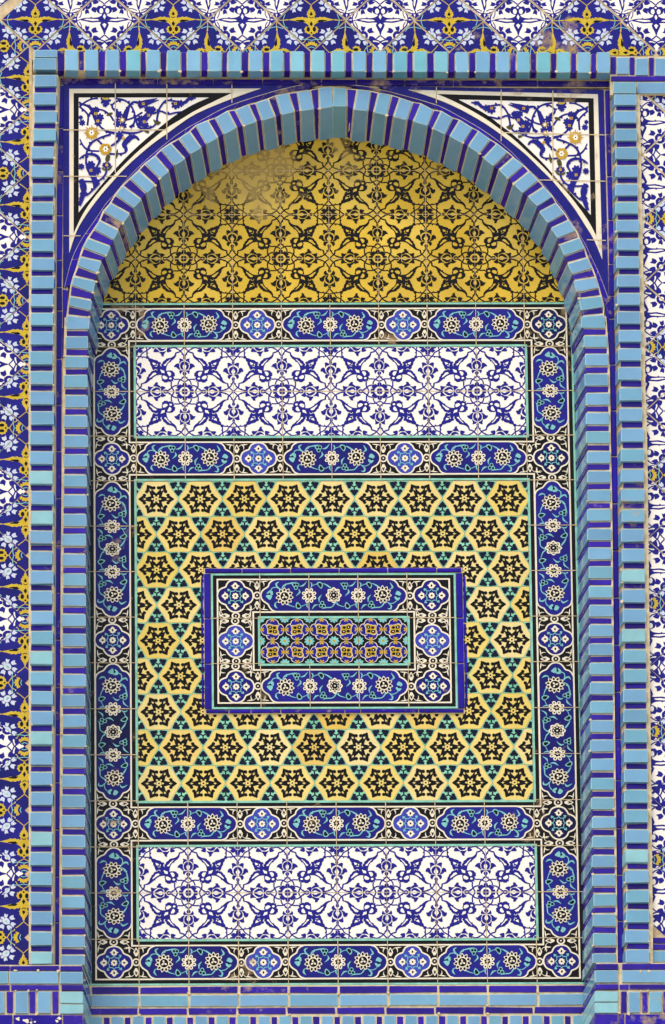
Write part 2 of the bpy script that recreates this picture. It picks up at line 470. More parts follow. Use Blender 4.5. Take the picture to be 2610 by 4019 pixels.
    T([(425, 180), (480, 130), (520, 100), (550, 120), (550, 205), (500, 212)])
    T([(585, 190), (640, 210), (740, 212), (760, 235), (720, 270), (710, 310), (680, 330), (640, 325), (655, 290)])
    T([(780, 205), (830, 150), (880, 112), (915, 150), (930, 205), (830, 210)])
    S([(390, 85), (450, 112), (500, 88)], 22); S([(910, 88), (945, 100), (980, 88)], 22)
    T([(1453, 470), (1410, 495), (1415, 530), (1435, 580), (1453, 590)], B, 1)
    T([(1290, 545), (1340, 530), (1400, 560), (1415, 590), (1340, 620), (1305, 670), (1300, 600)])
    T([(1453, 620), (1390, 645), (1340, 690), (1325, 750), (1350, 820), (1400, 855), (1430, 845), (1395, 790), (1395, 755), (1420, 730), (1440, 690), (1453, 690)], B, 1)
    T([(1175, 780), (1190, 710), (1250, 680), (1290, 720), (1300, 780), (1340, 840), (1270, 825), (1220, 780)])
    T([(1305, 890), (1350, 865), (1425, 880), (1375, 920), (1350, 980), (1300, 940)])
    T([(1430, 930), (1400, 985), (1435, 1040), (1453, 1040), (1453, 960)], B, 1)
    return d.xf(lambda x, y: ((x - 55) / 1400.0, (y - 72) / 1270.0)).clip(0.006, 0.006, 0.994, 0.994)

# ---- flowers, cartouche, medallion of the border
WL, BK, TQ = 'white_line', 'black_glaze', 'turquoise_drawing'
def cartouche(L, ground, mid='dark_navy_ground'):
    d = Draw(); _st = d.stroke
    d.stroke = lambda p, w, m: _st(p, [q * .8 for q in w] if isinstance(w, list) else w * .85, m)
    E = 745 * (L - 2)
    sh = lambda pts, e: [(x + e, y) for x, y in pts]
    left = [(290, 610), (230, 590), (190, 540), (170, 500), (110, 460), (75, 420), (65, 375), (75, 330), (110, 290), (175, 250), (190, 205), (230, 165), (290, 142)]
    right = sh([(1260, 142), (1330, 160), (1375, 205), (1395, 250), (1460, 285), (1500, 330), (1512, 375), (1500, 430), (1460, 480), (1395, 515), (1375, 560), (1340, 595), (1290, 610)], E)
    out = [tuple(q) for q in cat_open(left, 1, 2)[0]] + [tuple(q) for q in cat_open(right, 1, 2)[0]]
    n = len(out); big = []
    for i in range(n):
        a, b = out[i - 1], out[(i + 1) % n]
        if math.dist(a, out[i]) > 300: a = (out[i][0] - (1 if out[i][1] < 376 else -1), out[i][1])
        tx, ty = b[0] - a[0], b[1] - a[1]; q = math.hypot(tx, ty) or 1
        big.append((out[i][0] + ty / q * 21, out[i][1] - tx / q * 21))
    d.poly(big, WL, 1)
    d.poly(out, ground, 1)
    if L == 3: d.rect(788 + 4, 143, 788 + E - 4, 609, mid)
    def sunflower(x, y):
        for i in range(11):
            a = 2 * math.pi * (i + .2) / 11
            d.poly(leafpoly(x, y, a, 62, 138, 30), WL, 2)
            d.poly(leafpoly(x, y, a, 80, 122, 18), BK, 2)
        d.disc(x, y, 77, WL, n=18); d.disc(x, y, 64, BK, n=18)
        for a in (0.5, 2.5, 4.4): d.disc(x + 26 * math.cos(a), y + 26 * math.sin(a), 21, WL, 13, 8, a)
    def rosette(x, y):
        for i in range(8):
            a = math.pi / 4 * i + math.pi / 8
            d.disc(x + 80 * math.cos(a), y + 80 * math.sin(a), 36, WL, 28, 10, a)
            d.disc(x + 84 * math.cos(a), y + 84 * math.sin(a), 15, BK, 11, 8, a)
        d.disc(x, y, 66, WL); d.poly(lobes(x, y, 34, 50, 6, 0.3, 2), BK, 1); d.disc(x, y, 17, WL, n=8)
    def daisy(x, y):
        for i in range(8):
            a = math.pi / 4 * i
            d.poly(leafpoly(x, y, a, 60, 122, 40), WL, 2); d.poly(leafpoly(x, y, a, 76, 100, 18), BK, 1)
        d.disc(x, y, 84, WL); d.disc(x, y, 72, BK); d.poly(lobes(x, y, 40, 60, 8, 0, 2), WL, 1); d.disc(x, y, 46, BK); d.disc(x, y, 13, WL, n=8)
    def tear(pts, e):
        d.poly(sh(pts, e), TQ)
        cx_ = sum(p[0] for p in pts) / len(pts); cy_ = sum(p[1] for p in pts) / len(pts)
        d.poly(sh([(cx_ + (x - cx_) * .66, cy_ + (y - cy_) * .68) for x, y in pts], e), BK)
    def berries(lst, e):
        for x, y in lst: d.disc(x + e, y, 31, TQ, n=10)
        for x, y in lst: d.disc(x + e, y, 20, 'black_glaze', n=10)
    def leftend():
        d.stroke([(203, 305), (230, 265), (290, 255), (352, 285)], 15, TQ)
        d.stroke([(358, 285), (305, 245), (290, 200), (330, 174)], [10, 26, 34, 10], TQ)
        d.poly([(145, 340), (190, 300), (235, 315), (235, 370), (205, 360), (190, 345), (150, 350)], TQ)
        d.poly([(135, 375), (200, 365), (225, 385), (200, 440), (175, 435), (140, 400)], TQ); d.disc(187, 354, 17, BK, n=8)
        d.stroke([(375, 282), (400, 230), (440, 208), (520, 190), (598, 175)], [22, 20, 18, 22, 4], TQ)
        d.stroke([(436, 188), (432, 222), (395, 248)], [4, 20, 6], TQ)
        d.stroke([(320, 470), (275, 490), (270, 530), (302, 570)], [10, 16, 36, 6], TQ)
    def startvine(e):            # what grows out of a sunflower or daisy towards the right
        d.stroke(sh([(520, 190), (545, 225), (562, 258)], e), [8, 26, 6], TQ)
        berries([(565, 215), (608, 215), (587, 262)], e)
        d.stroke(sh([(640, 240), (700, 225), (755, 165)], e), [6, 30, 6], TQ)
        d.stroke(sh([(630, 285), (645, 330), (590, 385)], e), [8, 34, 6], TQ)
        d.stroke(sh([(455, 490), (490, 525), (575, 552)], e), [30, 18, 10], TQ)
        tear([(605, 475), (580, 530), (600, 575), (640, 578), (670, 550), (650, 515)], e)
        d.stroke(sh([(670, 540), (720, 520), (780, 480)], e), 11, TQ)
        d.stroke(sh([(765, 485), (752, 530), (772, 570)], e), [8, 26, 6], TQ)
    def endvine(e):              # and towards the left
        d.stroke(sh([(805, 180), (830, 205), (818, 262)], e), [6, 24, 8], TQ)
        d.stroke(sh([(808, 262), (850, 225), (910, 205)], e), 11, TQ)
        tear([(905, 195), (945, 172), (995, 200), (995, 245), (970, 278), (932, 238)], e)
        d.stroke(sh([(1000, 195), (1060, 225), (1118, 265)], e), [10, 26, 26], TQ)
        berries([(985, 490), (962, 530), (1008, 538)], e)
        d.stroke(sh([(940, 482), (938, 420), (980, 368)], e), [8, 34, 6], TQ)
        d.stroke(sh([(920, 515), (870, 530), (828, 585)], e), [8, 32, 6], TQ)
        d.stroke(sh([(975, 580), (1040, 562), (1130, 552), (1190, 478)], e), [4, 20, 16, 26], TQ)
    leftend(); startvine(0)
    if L == 3: endvine(0); startvine(745)
    e = E
    endvine(e)
    d.stroke(sh([(1262, 290), (1310, 255), (1272, 185)], e), [6, 36, 8], TQ)
    d.poly(sh([(1385, 310), (1440, 350), (1420, 385), (1390, 375), (1350, 360)], e), TQ)
    d.poly(sh([(1340, 395), (1400, 410), (1425, 420), (1385, 460), (1345, 430)], e), TQ); d.disc(1386 + e, 400, 17, BK, n=8)
    d.stroke(sh([(1370, 462), (1320, 495), (1260, 498), (1215, 472)], e), 13, TQ)
    d.stroke(sh([(1242, 495), (1285, 535), (1275, 580), (1230, 575)], e), [8, 30, 30, 6], TQ)
    sunflower(415, 393); rosette(788, 378)
    if L == 3: daisy(1160, 376); rosette(788 + 745, 378)
    sunflower(1160 + E, 366)
    return d.xf(lambda x, y: ((x - 40) / 745.0, (y - 38) / 680.0))

def medallion(ground):
    d = Draw()
    out = cat_closed([(300, 740), (325, 620), (400, 540), (530, 490), (560, 430), (610, 350), (700, 305), (795, 290), (885, 305), (965, 350), (1025, 430), (1055, 490), (1190, 550), (1260, 620), (1290, 740), (1260, 850), (1185, 925), (1060, 980), (1020, 1060), (960, 1130), (885, 1168), (795, 1182), (700, 1165), (620, 1110), (560, 1030), (530, 975), (410, 925), (335, 850)], 2)
    n = len(out); big = []
    for i in range(n):
        a, b = out[i - 1], out[(i + 1) % n]; tx, ty = b[0] - a[0], b[1] - a[1]; q = math.hypot(tx, ty)
        big.append((out[i][0] + ty / q * 42, out[i][1] - tx / q * 42))
    d.poly(big, WL, 1); d.poly(out, ground, 1)
    tul = [(670, 440), (720, 415), (760, 365), (795, 345), (830, 365), (870, 420), (925, 440), (880, 470), (860, 515), (795, 530), (730, 515), (710, 465)]
    cx, cy = 795, 738
    for kq in range(4):
        c, s = round(math.cos(kq * math.pi / 2)), round(math.sin(kq * math.pi / 2))
        R = lambda pts: [(cx + (x - cx) * c - (y - cy) * s, cy + (x - cx) * s + (y - cy) * c) for x, y in pts]
        d.stroke(R([(793, 540), (750, 598), (640, 600)]), 19, TQ); d.stroke(R([(797, 540), (840, 598), (950, 600)]), 19, TQ)
        for q in ((590, 548), (628, 560), (592, 580)): d.disc(*R([q])[0], 23, TQ, n=8)
        d.poly(R(tul), WL, 2)
        x, y = R([(795, 452)])[0]; d.disc(x, y, 27, BK, 38, 10, kq * math.pi / 2)
    d.poly(lobes(cx, cy, 72, 94, 8, 0.2, 2), WL, 1); d.disc(cx, cy, 28, BK, n=10)
    return d.xf(lambda x, y: ((x - 90) / 1410.0, (y - 72) / 1313.0))

def chain_link():
    """the ring between two fields with buds above and below, at the left side of a unit tile"""
    d = Draw()
    for sg in (1, -1):
        R = lambda pts: [(x, 738 + sg * (y - 738)) for x, y in pts]
        d.stroke(R([(225, 395), (290, 340), (370, 332), (420, 325), (490, 315)]), [13, 15, 34, 28, 5], WL)
        d.stroke(R([(340, 350), (372, 400), (368, 470)]), [26, 26, 8], WL)
        d.stroke(R([(115, 395), (50, 340), (-30, 332), (-80, 325), (-150, 315)]), [13, 15, 34, 28, 5], WL)
        d.stroke(R([(0, 350), (-32, 400), (-28, 470)]), [26, 26, 8], WL)
        d.poly(R([(170, 322), (215, 395), (247, 460), (218, 520), (200, 560), (170, 572), (140, 560), (122, 520), (93, 460), (125, 395)]), WL, 2)
        d.poly(R([(170, 362), (210, 450), (198, 488), (150, 488), (130, 450)]), BK, 1)
        d.poly(R([(146, 440), (170, 468), (196, 440), (180, 488), (160, 488)]), WL, 1)
    d.disc(170, 738, 112, WL, n=22); d.disc(170, 738, 72, BK, n=16); d.disc(170, 738, 24, WL, n=8)
    return d.xf(lambda x, y: ((x - 90) / 1410.0, (y - 72) / 1313.0))

ROT = [lambda u, v: (u, v), lambda u, v: (1 - v, u), lambda u, v: (1 - u, 1 - v), lambda u, v: (v, 1 - u)]

# ---- hexagon and triangle tiles
HS = 0.4512                     # side of a hexagon, in tiles
def hexagon(mid=(0, 0)):
    d = Draw()
    s3 = math.sqrt(3)
    hx = [(HS * math.cos(math.pi / 3 * i) * .99, HS * math.sin(math.pi / 3 * i) * .99) for i in range(6)]
    body = hx
    B, Y = 'hexagon_black', 'hexagon_yellow'
    u = 1 / 1657.0
    arm_h = [(40, -160), (95, -145), (150, -108), (210, -100), (280, -82), (345, -66), (400, -90), (440, -125), (490, -105), (545, -58), (612, 0)]
    arm = arm_h + [(x, -y) for x, y in reversed(arm_h[:-1])]
    for i in range(6):
        a = math.pi / 3 * i; c, s = math.cos(a), math.sin(a)
        R = lambda pts: [((x * c - y * s) * u, (x * s + y * c) * u) for x, y in pts]
        d.poly(R(arm), B, 2)
        for sg in (1, -1):
            x, y = R([(400, sg * 138)])[0]; d.disc(x, y, 62 * u, B, n=12)
        d.poly(R([(335, 0), (415, -45), (402, -14), (465, 0), (402, 14), (415, 45)]), Y, 1)
    d.poly([(188 * u * math.cos(math.pi / 6 + math.pi / 3 * i), 188 * u * math.sin(math.pi / 6 + math.pi / 3 * i)) for i in range(6)], B, 1)
    for i in range(6):
        a = math.pi / 3 * i; d.poly([(x * u, y * u) for x, y in leafpoly(0, 0, a, 98, 175, -30)][::-1], Y, 2)
    d.poly([(96 * u * math.cos(math.pi / 6 + math.pi / 3 * i), 96 * u * math.sin(math.pi / 6 + math.pi / 3 * i)) for i in range(6)], Y, 1)
    d.disc(0, 0, 32 * u, B, n=10)
    return body, d
def triangle(up):
    d = Draw(); B = 'triangle_navy'
    r = HS / math.sqrt(3)
    sg = -1 if up else 1        # v runs down
    body = [(r * .97 * math.cos(a), sg * r * .97 * math.sin(a)) for a in (math.pi / 2, math.pi / 2 + 2 * math.pi / 3, math.pi / 2 + 4 * math.pi / 3)]
    for i in range(3):
        a = math.pi / 2 + 2 * math.pi / 3 * i
        c, s = math.cos(a), math.sin(a)
        R = lambda x, y: (x * c - y * s, sg * (x * s + y * c))
        d.poly([R(x, y) for x, y in ((0, -.014), (.075, -.016), (.075, .016), (0, .014))], B, 1)
        for x, y, q in ((.090, .047, .038), (.090, -.047, .038), (.118, 0, .044)): d.disc(*R(x, y), q, B, n=10)
        d.poly([R(x, y) for x, y in ((.112, -.062), (.152, -.046), (.206, 0), (.152, .046), (.112, .062))], B, 1)
    return body, d

# ---- small raised rosette tile of the centre
def inset_tile():
    d = Draw(); W, Bl, Y, K, Tq = WL, 'inset_navy', 'ochre_drawing', BK, TQ
    d.rect(0.004, 0.004, 0.996, 0.996, K)
    for gx in range(0, 3):
        for gy in range(0, 3):
            cx, cy = gx * .5, gy * .5
            big = 0.105
            d.poly(lobes(cx, cy, .072, big, 9, 0.1, 2), Tq, 1); d.disc(cx, cy, .045, 'turquoise_line'); d.disc(cx, cy, .028, Y, n=8)
    for i in range(2):
        for j in range(2):
            cx, cy = .25 + .5 * i, .25 + .5 * j
            for k in range(4):
                a = k * math.pi / 2; c, s = math.cos(a), math.sin(a)
                R = lambda pts: [(cx + x * c - y * s, cy + x * s + y * c) for x, y in pts]
                lob = [(.07, -.125), (.15, -.128), (.205, -.10), (.235, -.03), (.245, 0), (.235, .03), (.205, .10), (.15, .128), (.07, .125)]
                d.poly(R(lob), W, 2)
                d.poly(R([(.07 if x < .08 else x - .010, y * .92) for x, y in lob]), Bl, 2)
            for k in range(4):
                a = k * math.pi / 2; c, s = math.cos(a), math.sin(a)
                R = lambda pts: [(cx + x * c - y * s, cy + x * s + y * c) for x, y in pts]
                d.poly(R([(.245, -.04), (.215, -.022), (.19, -.045), (.165, -.03), (.19, 0), (.165, .03), (.19, .045), (.215, .022), (.245, .04)]), Y, 1)
            sg = 1 if (i + j) % 2 == 0 else -1
            q = [(-.13, -.06), (-.12, -.115), (-.06, -.14), (0, -.115), (.06, -.105), (.125, -.10), (.118, 0), (.14, .055), (.12, .115), (.06, .14), (0, .115), (-.06, .10), (-.115, .105), (-.112, 0)]
            q = [(cx + sg * x * .92, cy + y * .92) for x, y in q]
            d.poly(q, W, 2)
            d.poly([(cx + (x - cx) * .92, cy + (y - cy) * .92) for x, y in q], Y, 2)
            d.poly([(cx + (x - cx) * .66, cy + (y - cy) * .66) for x, y in q], 'gold_drawing', 2)
            for k in range(4):
                a = math.pi / 4 + k * math.pi / 2; c, s = math.cos(a), math.sin(a)
                m_ = 1 if (k % 2 == 0) == (sg > 0) else .8
                px, py = cx + .064 * c * m_ * 1.05, cy + .064 * s * m_ * 1.05
                d.poly([(px + .046 * m_ * math.cos(a + t) * (1.25 if z == 0 else 1), py + .040 * m_ * math.sin(a + t)) for z, t in enumerate((0, .8, 1.6, 2.4, 3.14, 3.9, 4.7, 5.5))], K, 1)
                if m_ == 1: d.disc(px, py, .014, W, n=6)
            d.stroke([(cx - .04, cy - .04), (cx + .04, cy + .04)], .014, K); d.stroke([(cx + .04, cy - .04), (cx - .04, cy + .04)], .014, K)
            d.rect(cx - .017, cy - .017, cx + .017, cy + .017, Y)
    dd = d.clip(0.005, 0.005, 0.995, 0.995)
    return dd

# ---- diagonal tiles of the outer wall, centre (0,0), half diagonal 1
def lotus_half(d, B, white, ang_k):
    """half of the lotus that sits astride the edge between two tiles"""
    ex, ey = [(.5, .5), (-.5, .5), (-.5, -.5), (.5, -.5)][ang_k]
    nx, ny = ex / .7071, ey / .7071          # outward normal
    tx, ty = -ny, nx
    if ang_k in (1, 3): tx, ty = -tx, -ty
    s = .32 if white else .40
    R = lambda pts: [(ex - nx * (y * s + .006) + tx * x * s, ey - ny * (y * s + .006) + ty * x * s) for x, y in pts]
    pet = []
    for ang, k, q in ((24, 1.0, 1.0), (84, 1.0, 1.1), (140, .9, .9), (172, .74, .5)):
        c, sn = math.cos(math.radians(ang)), math.sin(math.radians(ang))
        sh_ = [(.43, -.11 * q), (.60, -.20 * q), (.80, -.27 * q), (.76, -.10 * q), (.90, .10 * q), (.68, .17 * q), (.56, .16 * q), (.43, .11 * q)]
        pet.append([(r_ * k * c - l_ * k * sn, max(0.0, r_ * k * sn + l_ * k * c)) for r_, l_ in sh_])
    if white:
        for q in pet: d.poly(R(q), 'petal_white', 1)
        d.poly(R([(-.35, 0), (-.31, .19), (-.14, .32), (.12, .30), (.28, .16), (.33, 0)]), 'petal_white', 2)
        d.poly(R([(-.16, 0), (-.06, .11), (.08, .10), (.18, 0)]), 'turquoise_line', 1)
    else:
        for q in pet: d.poly(R(q), B, 1)
        d.poly(R([(-.37, 0), (-.32, .21), (-.14, .35), (.12, .33), (.29, .18), (.35, 0), (.17, 0), (.09, .11), (-.06, .13), (-.17, 0)]), B, 1)
        d.stroke(R([(.86, .03), (1.0, .22), (1.30, .38)]), .026, B); d.stroke(R([(-.66, .03), (-.9, .24), (-1.2, .34)]), .026, B)
def white_diamond():
    d = Draw(); B, W = 'cobalt_drawing', 'white_glaze'
    T = lambda p, m=B, s=1: dd.poly(p, m, s)
    dd = Draw()
    half = [(1125, 30), (1150, 55), (1190, 50), (1210, 85), (1205, 120), (1180, 140), (1150, 150), (1180, 175), (1240, 185), (1330, 185), (1400, 207), (1330, 225), (1260, 240), (1200, 235), (1160, 240), (1175, 260), (1160, 300), (1140, 340), (1125, 385)]
    T(half + [(2250 - x, y) for x, y in reversed(half[1:-1])], B, 2)
    for sg in (1, -1):
        M = lambda pts: [(1125 + sg * (x - 1125), y) for x, y in pts]
        x, y = M([(1158, 108)])[0]; dd.disc(x, y, 21, W, 30)
        T(M([(1180, 216), (1200, 203), (1320, 196), (1350, 206), (1250, 222)]), W)
        dd.stroke(M([(1385, 95), (1420, 150), (1430, 210), (1410, 270), (1365, 315)]), 14, B)
        dd.stroke(M([(1128, 382), (1190, 428), (1255, 430)]), 14, B); dd.stroke(M([(1395, 210), (1440, 218), (1490, 208)]), 12, B)
        dd.stroke(M([(1128, 452), (1070, 430), (1010, 432)]), 14, B); dd.stroke(M([(1128, 30), (1180, -10), (1240, -25)]), 14, B)
        dd.stroke(M([(1080, 500), (1128, 452)]), 14, B)
        T(M([(1140, 470), (1165, 455), (1195, 462), (1210, 440), (1225, 470), (1200, 505), (1170, 520), (1152, 548), (1140, 520), (1160, 498)]), B)
        T(M([(1140, -50), (1170, -35), (1200, -60), (1190, -90), (1165, -80), (1150, -105), (1136, -80)]), B)
        T(M([(1425, 190), (1450, 165), (1470, 180), (1488, 196), (1470, 204)]), B); T(M([(1425, 228), (1450, 255), (1470, 240), (1488, 222), (1470, 214)]), B)
        dd.stroke(M([(1240, -25), (1300, 40), (1385, 95)]), 11, B); dd.stroke(M([(1365, 315), (1320, 380), (1255, 430)]), 11, B)
        dd.stroke(M([(1255, 430), (1215, 470), (1225, 440)]), 11, B); dd.stroke(M([(1010, 432), (1080, 500)]), 12, B)
        for q in ((1270, 183), (1418, 150), (1415, 265), (1220, 424)): x, y = M([q])[0]; dd.disc(x, y, 9, B, n=6)
    dd.disc(1125, 65, 12, W, n=8); T([(1125, 140), (1142, 170), (1127, 202), (1110, 172)], W); T([(1102, 262), (1125, 245), (1148, 262), (1127, 302)], W)
    d.add(dd.xf(lambda x, y: ((x - 1125) / 372.0, (y - 210) / 344.0)))
    for k in range(4): lotus_half(d, B, False, k)
    return d
def navy_diamond():
    d = Draw(); Y, K = 'gold_drawing', BK
    dd = Draw()
    half = [(385, 42), (398, 75), (402, 92), (416, 100), (418, 116), (432, 122), (426, 142), (438, 150), (424, 166), (420, 186), (428, 198), (440, 184), (462, 188), (480, 176), (505, 184), (530, 178), (560, 190), (600, 200), (648, 210), (600, 218), (560, 224), (530, 232), (490, 232), (460, 240), (432, 256), (412, 278), (420, 290), (446, 286), (452, 302), (466, 316), (454, 332), (458, 352), (436, 356), (424, 370), (406, 366), (385, 394)]
    dd.poly(half + [(770 - x, y) for x, y in reversed(half[1:-1])], Y, 1)
    for sg in (1, -1):
        M = lambda pts: [(385 + sg * (x - 385), y) for x, y in pts]
        x, y = M([(418, 317)])[0]; dd.disc(x, y, 19, K, 27)
        dd.poly(M([(448, 232), (475, 210), (545, 213), (560, 222), (480, 238)]), K, 1)
        dd.stroke(M([(640, 210), (700, 216), (748, 212)]), [14, 8, 8], Y)
        dd.stroke(M([(385, 394), (440, 425), (470, 470)]), 8, Y); dd.stroke(M([(385, 45), (440, 0), (470, -20)]), 8, Y)
        dd.stroke(M([(670, 150), (692, 215), (676, 285)]), 8, TQ); dd.stroke(M([(535, 440), (450, 430), (380, 442)]), 8, TQ)
        dd.stroke(M([(535, 440), (520, 500), (505, 530)]), 8, TQ)
        dd.poly(M([(385, 448), (400, 462), (420, 456), (424, 478), (450, 476), (446, 500), (462, 516), (430, 520), (424, 505), (404, 496), (385, 492)]), Y, 1)
        dd.stroke(M([(385, 515), (420, 530), (400, 555)]), 8, TQ)
        dd.stroke(M([(748, 225), (725, 262), (690, 290)]), 8, Y); dd.stroke(M([(748, 200), (725, 168), (690, 140)]), 8, Y)
        dd.stroke(M([(676, 285), (640, 305)]), 8, TQ)
        dd.stroke(M([(470, 465), (540, 480), (580, 520)]), 7, 'white_line')
        dd.stroke(M([(60 + 325 * 2 - 0, 160), (720, 120)]), 6, 'white_line')
    dd.disc(385, 357, 11, K, n=8); dd.poly([(385, 226), (404, 258), (385, 286), (366, 258)], K, 1)
    dd.poly([(385, 118), (404, 150), (385, 166), (366, 150)], K, 1); dd.stroke([(362, 178), (385, 190), (408, 178)], 8, K)
    d.add(dd.xf(lambda x, y: ((x - 385) / 372.0, (y - 215) / 344.0)))
    for k in range(4): lotus_half(d, 'cobalt_drawing', True, k)
    return d

# ================================================================== ground and wall body
gz = CAM_LOC.z - 1.6
mb = MB(); mb.face([(-1500, -1500, gz), (1500, -1500, gz), (1500, 1500, gz), (-1500, 1500, gz)], 'paving')
setp(mb.build('ground'), kind='structure')

X = lambda k: (k - 4) * P       # tile columns of the niche's back
Z = lambda r: -r * P            # tile rows of the niche's back
tile_fn = lambda k, r: (lambda u, v: (X(k) + u * P, Z(r) - v * P))

# plane of each layer, in tiles in front of the niche's back
Y_JAMB, Y_JDARK = -1.00, -0.975
Y_FR, Y_FDARK = -1.26, -1.17
Y_SP, Y_FIL = -0.90, -0.925
Y_WALL = -1.06
Y_BASE, = (-1.28,)

core = thing('mortar_backing', 'sandy mortar wall body showing in the joints between all the glazed tiles', 'wall')
mb = MB()
BK_Y = 0.05 * P
mb.box((-2.9, BK_Y, -4.2), (2.9, 0.6, 1.7), 'mortar')
mb.build('rough_backing', core)

# ------------------------------------------------------------------ measured outlines (photo pixels, see wp)
def pl(tab):
    ys = [t[0] for t in tab]
    return lambda y: tuple(float(np.interp(y, ys, [t[k] for t in tab])) for k in range(1, len(tab[0])))
L_FRAME = pl([(300, 135, 224), (480, 133, 221), (640, 124, 212), (1500, 119, 209), (3600, 120, 204.5), (3790, 120, 205)])
L_GROOVE = pl([(300, 226, 251), (480, 224, 249), (900, 220.5, 244.5), (1500, 216, 241), (3600, 210, 235.5)])
L_JAMB = pl([(1190, 264, 352), (1229, 262, 351), (1500, 254, 344.6), (2241, 246, 338), (3600, 240.6, 334), (3790, 240, 333)])
R_JAMB = pl([(1190, 2284, 2376), (1250, 2281, 2374), (1400, 2295, 2387), (1700, 2301, 2392), (2000, 2306, 2398), (3527, 2327, 2417), (3790, 2328, 2420)])
R_GROOVE = pl([(330, 2373, 2391), (900, 2388, 2406), (1283, 2391, 2412), (1835, 2400, 2423), (3640, 2424, 2446)])
R_FRAME = pl([(330, 2407, 2495), (460, 2411, 2499), (1170, 2423, 2513), (1470, 2428, 2518), (1760, 2436, 2527), (3600, 2456, 2548), (3790, 2457, 2549)])

def rect4(x0, y0, x1, y1, yt, ll=None):
    """four wall points of a photo rectangle on plane yt: front corners in order BL, BR, TR, TL"""
    return [(wp(x, y, yt)[0], yt * P, wp(x, y, yt)[1]) for x, y in ((x0, y1), (x1, y1), (x1, y0), (x0, y0))]
def back_of(front, yt_back, dl=0.0, dr=0.0, dt=0.0, db=0.0):
    o = []
    for i, (x, y, z) in enumerate(front):
        o.append((x + (dl if i in (0, 3) else dr), yt_back * P, z + (db if i in (0, 1) else dt)))
    return o

def blobs(mb, pts, n, m='mortar', r0=0.004, r1=0.011, sq=1.0):
    """small irregular smears of mortar at the given (X, y, Z) places"""
    for _ in range(n):
        x, y, z = random.choice(pts)
        x += random.uniform(-.004, .004); z += random.uniform(-.004, .004)
        r = random.uniform(r0, r1); k = random.randint(7, 10); e = random.uniform(.45, 1.0)
        rr = [r * random.uniform(.55, 1.1) for _ in range(k)]
        pr = [(x + rr[i] * math.cos(2 * math.pi * i / k), y - 0.0012 - random.uniform(0, .0006), z + e * rr[i] * math.sin(2 * math.pi * i / k)) for i in range(k)]
        b = [(p[0] * 1.0, y + .004, p[2]) for p in pr]
        mb.prism(pr, b, m)

def tops(anchors):
    out = []
    for (y0, n), (y1, _) in zip(anchors[:-1], anchors[1:]):
        out += [y0 + (y1 - y0) * i / n for i in range(n)]
    return out + [anchors[-1][0]]

def pier(root, xf, ylist, yend, yt, ydk, back, splay=None, dark_in=(0, 0), side=0, h_ratio=0.66, mortar_pad=(6, 6), pale=()):
    """a stack of alternate pale blue and cobalt blocks. xf(y) gives the pixel edges, splay(y) how far the niche side slopes inwards"""
    pts = []
    n = len(ylist)
    for i, y in enumerate(ylist):
        y2 = ylist[i + 1] if i + 1 < n else yend + 3
        hgt = (y2 - y)
        last = i + 1 == n
        lh = hgt * h_ratio if not last else hgt - 3
        jx = random.uniform(-2.2, 2.2); jy = random.uniform(-1.2, 1.2)
        xa, xb = xf(y + lh / 2)
        f = rect4(xa + jx + random.uniform(-1, 1), y + jy, xb + jx + random.uniform(-1, 1), y + lh + jy, yt)
        s = splay(y) * P if splay else 0
        bk = back_of(f, back, dl=(-s if side < 0 else 0), dr=(s if side > 0 else 0))
        special = pale and min(abs(y - q) for q in pale) < 25
        brick('light_brick', f, bk, root, 'aqua_pale' if special else 'brick_blue', 'brick_edge', label='pale aqua brick among the blue ones' if special else None)
        pts += [f[0], f[1], f[2], f[3]]
        if not last:
            yd0, yd1 = y + lh + hgt * .08, y2 - hgt * .045
            xa, xb = xf(yd0)
            f = rect4(xa + dark_in[0] + random.uniform(-1, 1), yd0 + random.uniform(-1, 1), xb - dark_in[1] + random.uniform(-1, 1), yd1, ydk)
            bk = back_of(f, back, dl=(-s if side < 0 else 0), dr=(s if side > 0 else 0))
            brick('dark_brick', f, bk, root, 'brick_cobalt', 'brick_cobalt_edge', bev=.0026)
    ym = ydk + .012
    mb = MB()
    N = 24
    for i in range(N):
        ya = ylist[0] + (yend - ylist[0]) * i / N; yb = ylist[0] + (yend - ylist[0]) * (i + 1) / N
        q = []
        for y in (ya, yb):
            xa, xb = xf(y); sa = splay(y) * P if splay else 0
            q.append((wp(xa - mortar_pad[0], y, ym), wp(xb + mortar_pad[1], y, ym), sa))
        (a0, a1, s0), (b0, b1, s1) = q
        fr = [(b0[0], ym * P, b0[1]), (b1[0], ym * P, b1[1]), (a1[0], ym * P, a1[1]), (a0[0], ym * P, a0[1])]
        e = .006
        dl = [(-s1 if side < 0 else 0), 0, 0, (-s0 if side < 0 else 0)]; dr = [0, (s1 if side > 0 else 0), (s0 if side > 0 else 0), 0]
        if side > 0: fr = [(p[0] - (e if k in (1, 2) else 0), p[1], p[2]) for k, p in enumerate(fr)]
        if side < 0: fr = [(p[0] + (e if k in (0, 3) else 0), p[1], p[2]) for k, p in enumerate(fr)]
        bk = [(p[0] + dl[k] + dr[k], back * P + .004, p[2]) for k, p in enumerate(fr)]
        i0 = len(mb.v); mb.v += fr + bk
        for fc in ((0, 1, 2, 3), (4, 0, 3, 7), (1, 5, 6, 2)):
            mb.f.append(tuple(i0 + k for k in fc)); mb.m.append(mb.mi('mortar'))
    blobs(mb, pts, max(6, len(pts) // 7), r1=.008)
    mb.build('mortar_bed', root)

